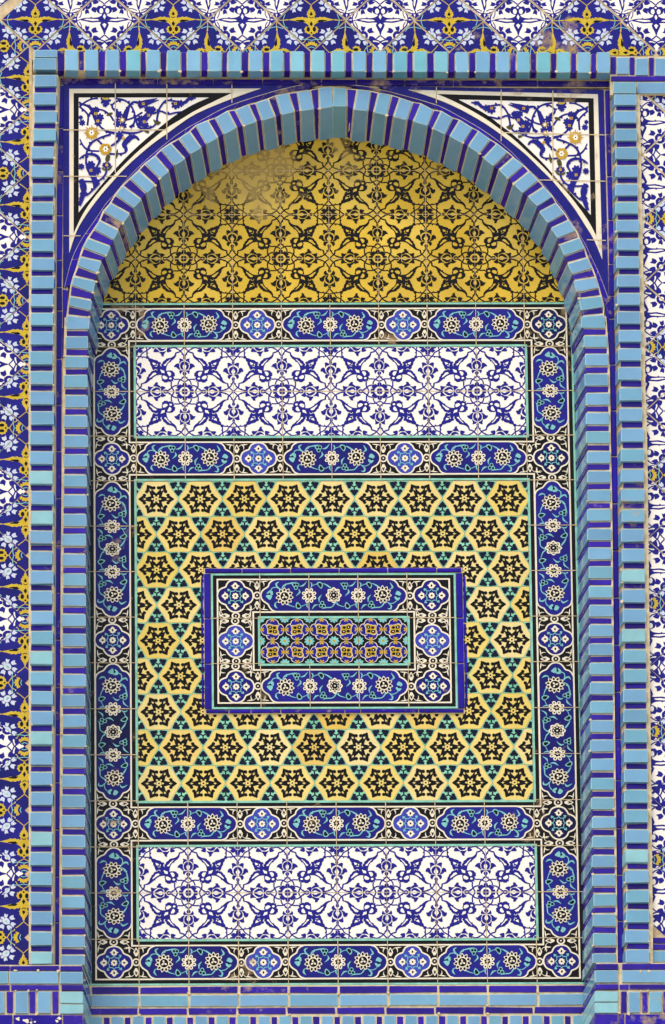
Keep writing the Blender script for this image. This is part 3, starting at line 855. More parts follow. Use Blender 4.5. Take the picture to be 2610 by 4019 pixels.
# ------------------------------------------------------------------ the two outer piers of the frame
T_LF = tops([(435, 3), (647.5, 8), (1229, 1), (1302, 12), (2241, 16), (3502.6, 1), (3577.6, 1), (3656.8, 1), (3737, 0)])
T_LF = [294, 364] + T_LF
lf = thing('frame_pier', 'striped blue brick pier up the left side, beside the navy and yellow floral wall tiles', 'brick pier', (wp(165, 3790, Y_FR)[0], Y_FR * P, wp(165, 3790, Y_FR)[1]), 'striped brick piers of the outer frame')
pier(lf, L_FRAME, T_LF, 3784, Y_FR, Y_FDARK, Y_JAMB + .05, splay=lambda y: .045, side=1, dark_in=(2, 4), pale=(1840, 2005, 2560, 2860, 3280, 3737), h_ratio=.635, mortar_pad=(7, 9))
T_RF = tops([(371, 1), (435, 10), (1150.5, 4), (1440.7, 5), (1840.7, 22), (3571, 2), (3727, 0)])
rf = thing('frame_pier', 'striped blue brick pier up the right side, beside the white and blue floral wall tiles', 'brick pier', (wp(2500, 3790, Y_FR)[0], Y_FR * P, wp(2500, 3790, Y_FR)[1]), 'striped brick piers of the outer frame')
pier(rf, R_FRAME, T_RF, 3779, Y_FR, Y_FDARK, Y_JAMB + .05, splay=lambda y: .055, dark_in=(8, 2), side=-1, pale=(1395, 2240, 2470, 3330), mortar_pad=(0, 14), h_ratio=.62)

# ------------------------------------------------------------------ top course of the frame
tl = thing('brick_frieze', 'level course of upright blue bricks running across the top of the frame', 'brick course', (0, Y_FR * P, wp(1300, 290, Y_FR)[1]))
LX = [256, 333, 416, 498, 576, 657, 736, 818, 895, 978, 1061, 1141, 1222.5, 1302, 1384, 1465, 1545.6, 1624, 1706, 1788.6, 1869, 1947.5, 2028, 2107.6, 2187, 2266, 2343]
ty = lambda x: 195 + 9 * (x - 250) / 2100
pts = []
DSP = 0.0
for i, x in enumerate(LX):
    f = rect4(x + random.uniform(-1, 1), ty(x) + random.uniform(-1, 2), x + 51, ty(x) + 81, Y_FR)
    brick('light_brick', f, back_of(f, Y_SP - .01), tl, 'aqua_blue', 'brick_edge'); pts += f[:2]
    x2 = LX[i + 1] if i + 1 < len(LX) else x + 80
    if i + 1 < len(LX):
        f = rect4(x + 54.5, ty(x) + 6, x2 - 4, ty(x) + 81, Y_FR + .05)
        brick('dark_brick', f, back_of(f, Y_SP - .01), tl, 'brick_cobalt', 'brick_cobalt_edge', bev=.0026)
f = rect4(226, 199, 252, 277, Y_FR + .05); brick('dark_brick', f, back_of(f, Y_SP - .01), tl, 'grimy_fillet', 'brick_cobalt_edge', bev=.0026)
for (a, b, c, d) in ((135, 195, 224, 224), (133, 228, 221, 272)):
    f = rect4(a, b, c, d, Y_FR); brick('light_brick', f, back_of(f, Y_JAMB), tl, 'brick_blue', 'brick_edge')
mb = MB()
q = rect4(130, 203, 2396, 277, Y_FR + .06)
q[2] = (q[2][0], q[2][1], q[2][2] - .012)
mb.prism(q, back_of(q, Y_SP), 'mortar'); blobs(mb, pts, 22, r1=.009)
mb.build('mortar_bed', tl)

# string course to the right of the frame
rs = thing('string_course', 'short blue brick course running off to the right from the frame corner', 'brick course', (wp(2520, 350, Y_WALL)[0], Y_WALL * P, wp(2520, 350, Y_WALL)[1]))
ys = Y_WALL - .06
def bar(root, x0, y0, x1, y1, yt, m, back=None, edge=None, name=None, bev=.003):
    f = rect4(x0, y0, x1, y1, yt)
    light = m in ('brick_blue', 'aqua_blue', 'aqua_pale')
    return brick(name or ('light_brick' if light else 'dark_brick'), f, back_of(f, back if back is not None else yt + .15), root, m, edge or ('brick_edge' if light else 'brick_cobalt_edge'), bev=bev)
for a, b, y0, y1 in ((2396, 2417, 222, 290), (2472, 2491, 224, 293), (2547, 2566, 226, 295), (2622, 2641, 228, 297)): bar(rs, a, y0, b, y1, ys, 'brick_cobalt')
for a, b, y0, y1 in ((2420, 2469, 224, 290), (2495, 2543, 228, 295), (2570, 2618, 229, 297), (2645, 2694, 231, 299)): bar(rs, a, y0, b, y1, ys - .03, 'brick_blue')
bar(rs, 2398, 298, 2700, 317, ys - .02, 'brick_cobalt')
for a, b in ((2407, 2496), (2500, 2612), (2616, 2720)): bar(rs, a, 322, b, 366, Y_FR if a < 2450 else ys - .02, 'brick_blue', back=Y_WALL + .1)
mb = MB(); q = rect4(2394, 222, 2720, 372, ys + .02); mb.prism(q, back_of(q, Y_WALL + .2), 'mortar'); mb.build('mortar_bed', rs)

# ------------------------------------------------------------------ niche jambs
T_LJ = tops([(1246, 3), (1472, 1), (1551.7, 9), (2251.6, 16), (3515.5, 1), (3593, 1), (3670.8, 1), (3748.4, 0)])
lj = thing('niche_side_pier', 'left side of the deep niche, striped blue bricks below the arch', 'jamb', (wp(290, 3790, Y_JAMB)[0], Y_JAMB * P, wp(290, 3790, Y_JAMB)[1]), 'striped brick sides of the niche')
SPL_L = lambda y: float(np.interp(y, (1200, 1330, 1450, 2200, 3000, 3800), (.178, .125, .085, .085, .11, .145)))
SPL_R = lambda y: float(np.interp(y, (1200, 3800), (.19, .175)))
pier(lj, L_JAMB, T_LJ, 3787, Y_JAMB, Y_JDARK, 0.0, splay=SPL_L, side=1, dark_in=(2, 2), mortar_pad=(8, 0), h_ratio=.60)
T_RJ = tops([(1242, 2), (1390, 6), (1847, 22), (3507, 3), (3743, 0)])
rj = thing('niche_side_pier', 'right side of the deep niche, its sloping inner face of blue bricks in view', 'jamb', (wp(2372, 3790, Y_JAMB)[0], Y_JAMB * P, wp(2372, 3790, Y_JAMB)[1]), 'striped brick sides of the niche')
pier(rj, R_JAMB, T_RJ, 3780, Y_JAMB, Y_JDARK, 0.0, splay=SPL_R, side=-1, dark_in=(2, 2), mortar_pad=(0, 5), h_ratio=.60)

# ------------------------------------------------------------------ arch
A = 1100 / 1546.0
la = lambda p: (220 + A * p[0], 300 + A * p[1])
ra = lambda p: (1300 + A * p[0], 300 + A * p[1])
VL = [((1450, 66), (1518, 54), (1530, 165), (1455, 180)), ((1332, 85), (1398, 75), (1420, 180), (1350, 190)), ((1215, 104), (1280, 92), (1312, 195), (1245, 210)), ((1103, 145), (1168, 123), (1208, 225), (1140, 242)), ((990, 183), (1060, 155), (1102, 250), (1036, 272)), ((880, 228), (945, 190), (995, 285), (928, 318)), ((772, 268), (835, 242), (890, 340), (832, 370)), ((680, 340), (735, 303), (800, 395), (743, 428)), ((580, 402), (630, 368), (712, 455), (655, 488)), ((492, 478), (545, 438), (622, 525), (575, 562)), ((410, 560), (455, 518), (545, 600), (500, 642)), ((328, 650), (365, 604), (470, 680), (430, 722)), ((262, 742), (300, 699), (408, 760), (372, 808)), ((210, 840), (240, 795), (345, 850), (318, 900)), ((150, 942), (175, 893), (300, 938), (277, 990)), ((120, 1042), (132, 996), (250, 1020), (230, 1085)), ((85, 1148), (97, 1103), (216, 1128), (205, 1190)), ((70, 1260), (76, 1213), (197, 1236), (187, 1292)), ((55, 1368), (62, 1318), (186, 1330), (182, 1390))]
VR = [((15, 60), (82, 66), (85, 165), (10, 165)), ((145, 72), (215, 79), (200, 190), (125, 183)), ((262, 90), (330, 102), (303, 213), (235, 197)), ((380, 118), (448, 141), (415, 240), (345, 222)), ((495, 148), (560, 183), (528, 272), (455, 247)), ((607, 190), (670, 228), (625, 318), (562, 287)), ((710, 240), (778, 283), (722, 368), (655, 330)), ((812, 300), (875, 346), (815, 425), (755, 385)), ((915, 370), (972, 415), (895, 492), (840, 450)), ((1005, 445), (1060, 490), (972, 562), (925, 517)), ((1092, 522), (1140, 570), (1055, 640), (1005, 592)), ((1172, 608), (1220, 660), (1135, 715), (1085, 665)), ((1240, 697), (1285, 752), (1195, 805), (1145, 747)), ((1310, 792), (1350, 850), (1248, 890), (1212, 837)), ((1368, 890), (1397, 948), (1285, 988), (1258, 930)), ((1413, 1000), (1440, 1057), (1328, 1090), (1302, 1032)), ((1458, 1107), (1476, 1166), (1355, 1190), (1338, 1127)), ((1488, 1212), (1502, 1270), (1378, 1290), (1365, 1225)), ((1500, 1312), (1510, 1366), (1389, 1372), (1382, 1322))]
arch = thing('niche_arch', 'pointed round arch of blue wedge bricks over the yellow tiled lunette', 'arch', (wp(1305, 1240, Y_JAMB)[0], Y_JAMB * P, wp(1305, 1240, Y_JAMB)[1]))
apts = []
Vs = [[la(p) for p in v] for v in VL][::-1] + [[ra(p) for p in v] for v in VR]   # from left springing over the crown to the right
def unit(a, b):
    d = (b[0] - a[0], b[1] - a[1]); q = math.hypot(*d); return (d[0] / q, d[1] / q)
def lerp(a, b, t): return (a[0] + (b[0] - a[0]) * t, a[1] + (b[1] - a[1]) * t)
intr_f, intr_b, ext_f = [], [], []
def voussoir(TL, TR, BR, BL, yt, m, edge, name, rec=0.0, bev=.0034):
    q = [wp(*p, yt) for p in (TL, TR, BR, BL)]
    n1, n2 = unit(q[1], q[2]), unit(q[0], q[3])
    cxn = (q[2][0] + q[3][0]) / 2
    s = P * float(np.interp(abs(cxn), (0, .5, 1.0), (.26, .24, .185))) - rec
    f = [(q[3][0], yt * P, q[3][1]), (q[2][0], yt * P, q[2][1]), (q[1][0], yt * P, q[1][1]), (q[0][0], yt * P, q[0][1])]
    b = [(q[3][0] + n2[0] * s, -0.001, q[3][1] + n2[1] * s), (q[2][0] + n1[0] * s, -0.001, q[2][1] + n1[1] * s), (q[1][0], -0.001, q[1][1]), (q[0][0], -0.001, q[0][1])]
    brick(name, f, b, arch, m, edge, bev=bev)
    return f, b
for i, v in enumerate(Vs):
    f, b = voussoir(*v, Y_JAMB, 'brick_blue', 'brick_edge', 'light_voussoir')
    apts += [f[0], f[1]]
    intr_f += [f[0], f[1]]; intr_b += [b[0], b[1]]; ext_f += [f[3], f[2]]
    if i + 1 < len(Vs) and i != len(VL) - 1:
        w = Vs[i + 1]
        g = .13
        TL, TR = lerp(v[1], w[0], g), lerp(v[1], w[0], 1 - g); BL, BR = lerp(v[2], w[3], g + .03), lerp(v[2], w[3], 1 - g - .03)
        TL = lerp(TL, BL, .03); TR = lerp(TR, BR, .03); BL = lerp(BL, TL, .02); BR = lerp(BR, TR, .02)
        voussoir(TL, TR, BR, BL, Y_JDARK, 'brick_cobalt' if random.random() < .88 else 'grimy_fillet', 'brick_cobalt_edge', 'dark_voussoir', rec=.003, bev=.0026)
mb = MB()
ym = Y_JDARK + .012
rec = .006
for i in range(len(intr_f) - 1):
    def rc(f, e):
        n = unit((f[0], f[2]), (e[0], e[2])); return (f[0] + n[0] * rec, f[2] + n[1] * rec)
    a, b = rc(intr_f[i], ext_f[i]), rc(intr_f[i + 1], ext_f[i + 1])
    c, d = (ext_f[i + 1][0], ext_f[i + 1][2]), (ext_f[i][0], ext_f[i][2])
    c = lerp(c, b, -.05); d = lerp(d, a, -.05)
    ab, bb = rc(intr_b[i], ext_f[i]), rc(intr_b[i + 1], ext_f[i + 1])
    mb.face([(a[0], ym * P, a[1]), (b[0], ym * P, b[1]), (c[0], ym * P, c[1]), (d[0], ym * P, d[1])], 'mortar')
    mb.face([(a[0], ym * P, a[1]), (b[0], ym * P, b[1]), (bb[0], .006, bb[1]), (ab[0], .006, ab[1])], 'mortar')
blobs(mb, apts, 26, r1=.009)
mb.build('mortar_bed', arch)

# ------------------------------------------------------------------ spandrels
Lc = dict(field=[(848, 117), (770, 150), (690, 195), (610, 252), (530, 318), (450, 388), (380, 455), (320, 520), (260, 588), (200, 662), (160, 707), (125, 752)],
          black=[(975, 91), (880, 135), (760, 195), (690, 238), (610, 286), (530, 350), (450, 417), (375, 490), (310, 557), (250, 622), (190, 697), (140, 775), (97, 868)],
          white=[(1130, 67), (980, 120), (850, 172), (740, 225), (610, 318), (530, 375), (430, 460), (360, 528), (300, 595), (240, 665), (180, 745), (130, 822), (100, 890), (73, 975)],
          blue=[(1180, 88), (1000, 145), (900, 187), (820, 232), (735, 278), (660, 327), (560, 407), (480, 477), (395, 562), (330, 642), (275, 702), (235, 762), (190, 827), (135, 907), (85, 1012), (45, 1165)])
Rc = dict(field=[(700, 128), (780, 170), (860, 215), (940, 275), (1020, 337), (1100, 412), (1180, 492), (1230, 550), (1290, 612), (1350, 677), (1400, 731), (1432, 767)],
          black=[(580, 97), (700, 150), (850, 235), (940, 300), (1010, 352), (1090, 427), (1170, 502), (1230, 567), (1300, 642), (1360, 717), (1420, 802), (1462, 882)],
          white=[(425, 74), (580, 125), (720, 187), (850, 262), (940, 325), (1000, 372), (1080, 438), (1160, 518), (1220, 577), (1290, 662), (1350, 742), (1400, 822), (1450, 902), (1495, 1010)],
          blue=[(360, 95), (580, 157), (700, 217), (830, 292), (935, 367), (1010, 432), (1080, 507), (1150, 572), (1220, 657), (1290, 747), (1345, 837), (1400, 922), (1430, 987), (1480, 1092), (1530, 1225)])
def wps(pts, yt): return [wp(*p, yt) for p in pts]
def sm(pts, n=2): return [tuple(q) for q in cat_open(pts, 1, n)[0]]

def floral(d, T):
    """scrolling stems and flowers of a spandrel; T maps the left-hand drawing to the wall"""
    B, G, O, Wt = 'cobalt_drawing', 'ochre_drawing', 'olive_drawing', 'white_glaze'
    w1 = abs(T(100, 0)[0] - T(0, 0)[0]) / 100
    S = lambda pts, w=15: d.stroke([T(*p) for p in pts], [k * w1 * 1.4 for k in w] if isinstance(w, list) else w * w1 * 1.4, B)
    Pp = lambda pts, m=B, s=2: d.poly([T(*p) for p in pts], m, s)
    _S = S
    def S(pts, w=15):
        _S(pts, w)
        q, _w = cat_open(pts, 1, 3)
        for k in range(2, len(q) - 2, 4):
            t = q[k + 1] - q[k - 1]; t = t / (np.hypot(*t) + 1e-9); sg = 1 if k % 8 < 4 else -1
            c = q[k] + sg * np.array([-t[1], t[0]]) * 13
            d.poly([T(*(c - t * 15)), T(*(c + sg * np.array([-t[1], t[0]]) * 15)), T(*(c + t * 13)), T(*(c - sg * np.array([-t[1], t[0]]) * 9))], B, 1)
    def blob(x, y, r, n=7, m=B, ph=0.0): Pp(lobes(x, y, r * .66, r, n, ph, 2), m, 1)
    S([(25, 82), (60, 104), (130, 130), (170, 180), (200, 260), (250, 340), (320, 390), (400, 410)], [14, 15, 24, 30, 30, 16, 20, 26])
    S([(30, 135), (90, 85), (160, 52), (225, 45)]); S([(30, 130), (90, 180), (122, 230), (115, 330)]); S([(122, 230), (160, 182), (220, 160), (290, 175), (350, 220), (390, 280)])
    S([(430, 175), (388, 160), (375, 115), (430, 72), (500, 65), (560, 110), (600, 180), (615, 240), (640, 335)], [34, 16, 14, 14, 14, 15, 15, 15, 15]); S([(400, 45), (470, 55), (520, 75)])
    S([(415, 265), (520, 270), (610, 240), (690, 190)]); S([(560, 352), (600, 310), (615, 240)], [30, 16, 12])
    S([(560, 110), (530, 170), (505, 240), (490, 300)], [14, 34, 44, 26]); S([(560, 122), (590, 85), (660, 90), (740, 76), (845, 45)], [14, 16, 26, 30, 6]); S([(650, 135), (720, 105), (862, 62)], [40, 40, 6])
    S([(640, 340), (700, 365), (780, 352), (830, 310), (850, 220), (870, 150), (920, 80), (960, 66), (1060, 80), (1130, 90), (1180, 50), (1250, 42)], [18, 15, 15, 15, 15, 15, 15, 15, 15, 28, 26, 12])
    S([(800, 208), (880, 180), (960, 210), (1040, 195), (1125, 186)]); S([(640, 340), (690, 290), (740, 230), (820, 150)], [24, 50, 50, 30])
    S([(470, 400), (600, 410), (720, 378)], [20, 18, 8]); S([(400, 628), (490, 620), (525, 585), (500, 530), (560, 460), (620, 450), (655, 485)], [14, 14, 18, 40, 44, 24, 14]); S([(540, 500), (580, 430)], [30, 4])
    S([(36, 470), (70, 540), (130, 588), (240, 598)], [10, 15, 18, 15]); S([(335, 625), (420, 630)]); S([(100, 730), (105, 620), (150, 520), (240, 462), (360, 422)], [15, 15, 18, 15, 18])
    S([(220, 480), (285, 545)]); S([(360, 545), (420, 505), (470, 450)], [14, 20, 20]); S([(30, 682), (80, 642), (160, 630), (220, 655), (242, 705), (210, 765)], [12, 14, 24, 24, 20, 12])
    S([(100, 720), (130, 780), (165, 840), (190, 905), (190, 985)], [15, 40, 50, 40, 20]); S([(30, 905), (100, 915), (180, 915), (255, 895), (308, 830), (310, 770)])
    S([(35, 1040), (100, 1062), (170, 1005), (230, 945)], [18, 14, 16, 14]); S([(40, 900), (80, 970), (60, 1080), (30, 1170)], [40, 40, 34, 24]); S([(120, 1050), (60, 1010), (40, 950)])
    for x, y, r in ((200, 170, 42), (245, 245, 46), (225, 300, 42), (305, 68, 58), (300, 112, 30), (440, 215, 44), (425, 310, 42), (490, 330, 40), (450, 430, 44), (690, 110, 38), (745, 160, 40), (795, 160, 36), (670, 260, 40), (720, 330, 42), (1040, 112, 52), (1090, 100, 40), (60, 300, 36), (45, 245, 26), (150, 745, 50), (210, 800, 52), (160, 800, 40), (50, 760, 36), (60, 920, 34), (300, 745, 34), (335, 745, 30), (210, 930, 40), (1200, 48, 26), (50, 1100, 30)):
        blob(x, y, r, 7, B, x * .1)
    for x, y in ((200, 205), (222, 282), (755, 225), (708, 292), (152, 800), (700, 103), (1035, 100)): Pp([(x - 15, y - 13), (x + 15, y - 15), (x + 14, y + 15), (x - 14, y + 13)], G, 1); Pp(lobes(x, y, 4, 6, 4), B, 1)
    for x, y in ((480, 272), (475, 362)): blob(x, y, 28, 8, G); blob(x, y, 15, 6, Wt)
    Pp([(275, 35), (300, 40), (330, 36), (345, 52), (310, 62), (270, 52)], 'gold_drawing'); Pp([(478, 455), (498, 445), (510, 470), (488, 482)], G)
    Pp([(803, 262), (835, 285), (885, 292), (855, 325), (820, 312)], O); Pp([(310, 228), (340, 195), (382, 195), (360, 225)], O); Pp([(705, 388), (760, 385), (750, 415)], O)
    Pp([(430, 570), (415, 610), (405, 660), (420, 675), (435, 630)], O); Pp([(318, 640), (300, 690), (330, 720), (355, 650)], O); Pp([(262, 765), (315, 790), (380, 745), (350, 795), (310, 802), (275, 795)], O); blob(317, 745, 18, 5, G)
    # golden star flower and six petalled flower
    st = []
    for i in range(32):
        a = 2 * math.pi * i / 32; r = 92 if i % 4 == 0 else (70 if i % 2 == 0 else 54); st.append((160 + r * math.cos(a), 408 + r * math.sin(a)))
    Pp(st, G, 1); blob(158, 408, 30, 6, Wt); blob(158, 408, 9, 5, BK)
    for i in range(6):
        a = math.pi / 3 * i
        Pp([(303 + 34 * math.cos(a) + 33 * math.cos(t), 578 + 32 * math.sin(a) + 31 * math.sin(t)) for t in [k * math.pi / 4 for k in range(8)]], G, 1)
        Pp([(303 + 62 * math.cos(a + .52), 578 + 58 * math.sin(a + .52)), (303 + 30 * math.cos(a + .3), 578 + 30 * math.sin(a + .3)), (303 + 30 * math.cos(a + .75), 578 + 30 * math.sin(a + .75))], O, 1)
    blob(305, 578, 31, 6, Wt); blob(305, 578, 10, 5, BK)
    return d

def spandrel(left):
    Zm = la if left else ra
    C = Lc if left else Rc
    if left:
        corner = [(40, 42), (73, 68), (97, 93), (125, 117)]
        tops_ = [(1330, 46), (1130, 67), (975, 91), (848, 117)]; bots = [(38, 1170), (73, 975), (97, 868), (125, 752)]
        lab = 'triangular floral tile panel in the upper left corner above the arch'
    else:
        corner = [(1503, 74), (1471, 98), (1447, 121), (1418, 145)]
        tops_ = [(250, 52), (425, 74), (580, 97), (700, 128)]; bots = [(1530, 1205), (1495, 1010), (1462, 882), (1432, 767)]
        lab = 'triangular floral tile panel in the dusty upper right corner above the arch'
    q = wp(*Zm(corner[0]), Y_SP)
    root = thing('spandrel_panel', lab, 'tile panel', (q[0], Y_SP * P, q[1]), 'corner panels above the arch')
    names = ('blue', 'white', 'black', 'field')
    mats_ = ('navy_ground', 'white_line', 'black_glaze', 'white_glaze')
    parts = ('blue_border', 'white_border', 'black_border', 'floral_field')
    outl = []
    for i in range(4):
        cv = sm(C[names[i]])
        p = [Zm(x) for x in (cv if left else cv)]
        if i == 0: p = [Zm(tops_[0])] + p + [Zm(bots[0])]
        outl.append([Zm(corner[i])] + p)
    for i in range(4):
        mb = MB(); y = Y_SP * P - i * .0004
        if i == 0: slab(mb, wps(outl[0], Y_SP), y, y + .02, 'navy_ground')
        else:
            d = Draw(); d.poly(wps(outl[i], Y_SP), mats_[i], 1)
            if i == 3:
                s_ = 580 / 1546.0
                if left: T = lambda x, yy: wp(300 + s_ * x, 370 + s_ * yy, Y_SP)
                else: T = lambda x, yy: wp(2309 - (300 + s_ * x - 309), 370 + s_ * yy + 18, Y_SP)
                fl = floral(Draw(), T)
                xs = [q_[0] for q_ in wps(outl[3], Y_SP)]; zs = [q_[1] for q_ in wps(outl[3], Y_SP)]
                fl = fl.clip(min(xs), min(zs), max(xs), max(zs))
                d.add(fl)
            d.emit(mb, y, lambda a, b: (a, b))
        if i == 0: gmb = mb
        else: mb.build(parts[i], root)
    # straight tile joints
    js = [((327, 40), (327, 535)), ((611, 40), (611, 350)), ((970, 40), (970, 148)), ((40, 297), (612, 297)), ((40, 553), (390, 553)), ((40, 881), (135, 881))] if left else [((1222, 80), (1222, 570)), ((937, 75), (937, 360)), ((580, 60), (580, 150)), ((940, 312), (1508, 325)), ((1150, 573), (1512, 580)), ((1410, 903), (1515, 907))]
    d = Draw()
    for a, b in js: d.stroke(wps([Zm(a), Zm(b)], Y_SP), .0034 + random.uniform(0, .001), 'grout')
    d.emit(gmb, Y_SP * P - .0040, lambda a, b: (a, b)); gmb.build('blue_border', root)
    # the black and white borders lie over the ends of the scrolls: redraw the arc bands slightly proud
    for nm, c0, c1, m, yy in (('black_border', 'field', 'black', 'black_glaze', .0034), ('white_border', 'black', 'white', 'white_line', .0037)):
        a, b = sm([Zm(p) for p in C[c0]], 3), sm([Zm(p) for p in C[c1]], 3)
        n = 30
        def res(c):
            t = np.linspace(0, len(c) - 1, n); i = np.arange(len(c)); return list(zip(np.interp(t, i, [p[0] for p in c]), np.interp(t, i, [p[1] for p in c])))
        a, b = wps(res(a), Y_SP), wps(res(b), Y_SP)
        mb = MB()
        for i in range(n - 1): mb.face([(p[0], Y_SP * P - yy, p[1]) for p in (a[i], a[i + 1], b[i + 1], b[i])], m)
        mb.build('arc_band', root)
    # cobalt edging strips along the arch
    er = thing('arch_edging', ('chain of cobalt strips edging the left half of the arch' if left else 'chain of cobalt strips edging the right half of the arch'), 'edging', (q[0], Y_FIL * P, q[1]), 'cobalt edging along the arch')
    o = C['blue']
    vs = (VL if left else VR)
    e = []
    for v in vs[:17 if left else 18]: e += ([v[1], v[0]] if left else [v[0], v[1]])
    e = [(1395, 62)] + e[2:] if left else [(170, 68)] + e[2:]
    oo = ([(1480, 30), (1400, 36), (1290, 60)] + o[0:] if left else [(60, 44), (170, 52), (260, 70)] + o)
    def resl(c, n):
        c = sm(c, 3); s = [0]
        for p, r in zip(c[:-1], c[1:]): s.append(s[-1] + math.dist(p, r))
        t = np.linspace(0, s[-1], n); return list(zip(np.interp(t, s, [p[0] for p in c]), np.interp(t, s, [p[1] for p in c])))
    nb = 12; sub = 5
    I, O_ = resl(e, nb * sub + 1), resl(oo, nb * sub + 1)
    for b in range(nb):
        mb = MB()
        ii = I[b * sub:(b + 1) * sub + 1]; ou = O_[b * sub:(b + 1) * sub + 1]
        ii = [lerp(p, r, .16) for p, r in zip(ii, ou)]; ou = [lerp(r, p, .06) for p, r in zip(ii, ou)]
        ii[0] = lerp(ii[0], ii[1], .12); ou[0] = lerp(ou[0], ou[1], .12)
        slab(mb, wps([Zm(p) for p in ii] + [Zm(p) for p in ou[::-1]], Y_FIL), Y_FIL * P, Y_SP * P + .02, 'grimy_fillet' if b < 3 else 'fillet_cobalt')
        mb.build('edging_strip', er)
    mb = MB()
    for b in range(nb * sub):
        mb.face([(p[0], Y_SP * P - .003, p[1]) for p in wps([Zm(I[b]), Zm(I[b + 1]), Zm(lerp(I[b + 1], O_[b + 1], .99)), Zm(lerp(I[b], O_[b], .99))], Y_SP)], 'mortar')
    mb.build('mortar_bed', er)
spandrel(True); spandrel(False)

# cobalt edging strips: top, left and right grooves
te = thing('frieze_edging', 'dusty cobalt strip course under the upright bricks along the top', 'edging', (0, Y_FIL * P, wp(1300, 320, Y_FIL)[1]), 'cobalt edging inside the frame')
xs_ = [236, 413, 618, 640, 838, 1030, 1222, 1262, 1398, 1588, 1780, 1965, 2110, 2392]
for a, b in zip(xs_[:-1], xs_[1:]):
    q = lambda x: 307 + (x - 230) * 10 / 2150
    f = [(wp(x, y, Y_FIL)[0], Y_FIL * P, wp(x, y, Y_FIL)[1]) for x, y in ((a + 1.5, q(a) + 21), (b - 1.5, q(b) + 21), (b - 1.5, q(b)), (a + 1.5, q(a)))]
    brick('edging_strip', f, back_of(f, Y_SP + .1), te, 'grimy_fillet', 'grimy_fillet', bev=.003)
mb = MB(); q = rect4(222, 300, 2396, 345, Y_SP + .03); mb.prism(q, back_of(q, Y_SP + .3), 'mortar'); mb.build('mortar_bed', te)
for left, G, joints, y0, y1 in ((True, L_GROOVE, [332, 502, 672, 844, 1019, 1126, 1218, 1408, 1588, 1770, 1954, 2140, 2325, 2510, 2695, 2880, 3070, 3255, 3440, 3620, 3787], 332, 3787),
                                (False, R_GROOVE, [352, 525, 690, 862, 1035, 1160, 1250, 1430, 1610, 1790, 1975, 2160, 2345, 2530, 2715, 2900, 3062, 3250, 3433, 3614, 3778], 352, 3778)):
    xa, xb = G(3700); q = wp((xa + xb) / 2, y1, Y_FIL)
    root = thing('groove_edging', 'upright cobalt strips in the groove between the left pier and the niche' if left else 'upright cobalt strips in the groove between the right pier and the niche', 'edging', (q[0], Y_FIL * P, q[1]), 'cobalt edging inside the frame')
    for a, b in zip(joints[:-1], joints[1:]):
        (l0, r0), (l1, r1) = G(a), G(b)
        f = [(wp(x, y, Y_FIL)[0], Y_FIL * P, wp(x, y, Y_FIL)[1]) for x, y in ((l1, b - 2.2), (r1, b - 2.2), (r0, a + 2.2), (l0, a + 2.2))]
        brick('edging_strip', f, back_of(f, Y_SP + .1), root, 'fillet_cobalt', 'fillet_cobalt', bev=.004)
        if left and 1120 < a < 1260 or (not left and 1150 < a < 1700):
            pass
    mb = MB()
    for a, b in zip(joints[:-1], joints[1:]):
        (l0, r0), (l1, r1) = G(a), G(b)
        mb.face([(wp(x, y, Y_SP + .012)[0], (Y_SP + .012) * P, wp(x, y, Y_SP + .012)[1]) for x, y in ((l1 - 16, b), (r1 + 24, b), (r0 + 24, a), (l0 - 16, a))], 'mortar')
    mb.build('mortar_bed', root)
# second short strips where the arch edging dies into the groove
for left in (True, False):
    q = wp(255 if left else 2388, 1300, Y_FIL)
    root = thing('springing_edging', 'short cobalt strips at the foot of the arch on the left' if left else 'short cobalt strips at the foot of the arch on the right', 'edging', (q[0], Y_FIL * P, q[1]), 'cobalt edging at the arch feet')
    segs = [((246, 1135), (267, 1140), (246, 1282), (258, 1282)), ((244, 1286), (257, 1286), (244, 1404), (248, 1404))] if left else [((2372, 1186), (2391, 1182), (2383, 1300), (2391, 1300)), ((2386, 1305), (2391, 1305), (2389, 1420), (2392, 1420))]
    for tl_, tr_, bl_, br_ in segs:
        f = [(wp(*p, Y_FIL)[0], Y_FIL * P, wp(*p, Y_FIL)[1]) for p in (bl_, br_, tr_, tl_)]
        brick('edging_strip', f, back_of(f, Y_SP + .1), root, 'fillet_cobalt', 'fillet_cobalt', bev=.0015, jit=0)

# ------------------------------------------------------------------ square tiles of the niche's back
def make_tile(name, drawing, ground, parent, mx, my):
    mb = MB()
    g = .007
    slab(mb, [(-.5 * P + g * P, -.5 * P + g * P), (.5 * P - g * P, -.5 * P + g * P), (.5 * P - g * P, .5 * P - g * P), (-.5 * P + g * P, .5 * P - g * P)], 0.0, .009, ground, bev=.0012)
    drawing.emit(mb, 0.0, lambda u, v: ((-.5 + (1 - u if mx else u)) * P, (.5 - (1 - v if my else v)) * P))
    me = bpy.data.meshes.new(name)
    me.from_pydata(mb.v, [], mb.f)
    for m in mb.mats: me.materials.append(MATS[m])
    me.polygons.foreach_set('material_index', mb.m); me.update()
    return me
def put(name, me, parent, x, y, z, rot=0.0, label=None):
    o = bpy.data.objects.new(name, me); COL.objects.link(o); o.parent = parent
    o.location = Vector((x, y, z)) - parent.location
    o.rotation_euler = (0, rot, 0)
    if label: o['label'] = label
    return o
def wob(): return random.uniform(-.0006, .0006)

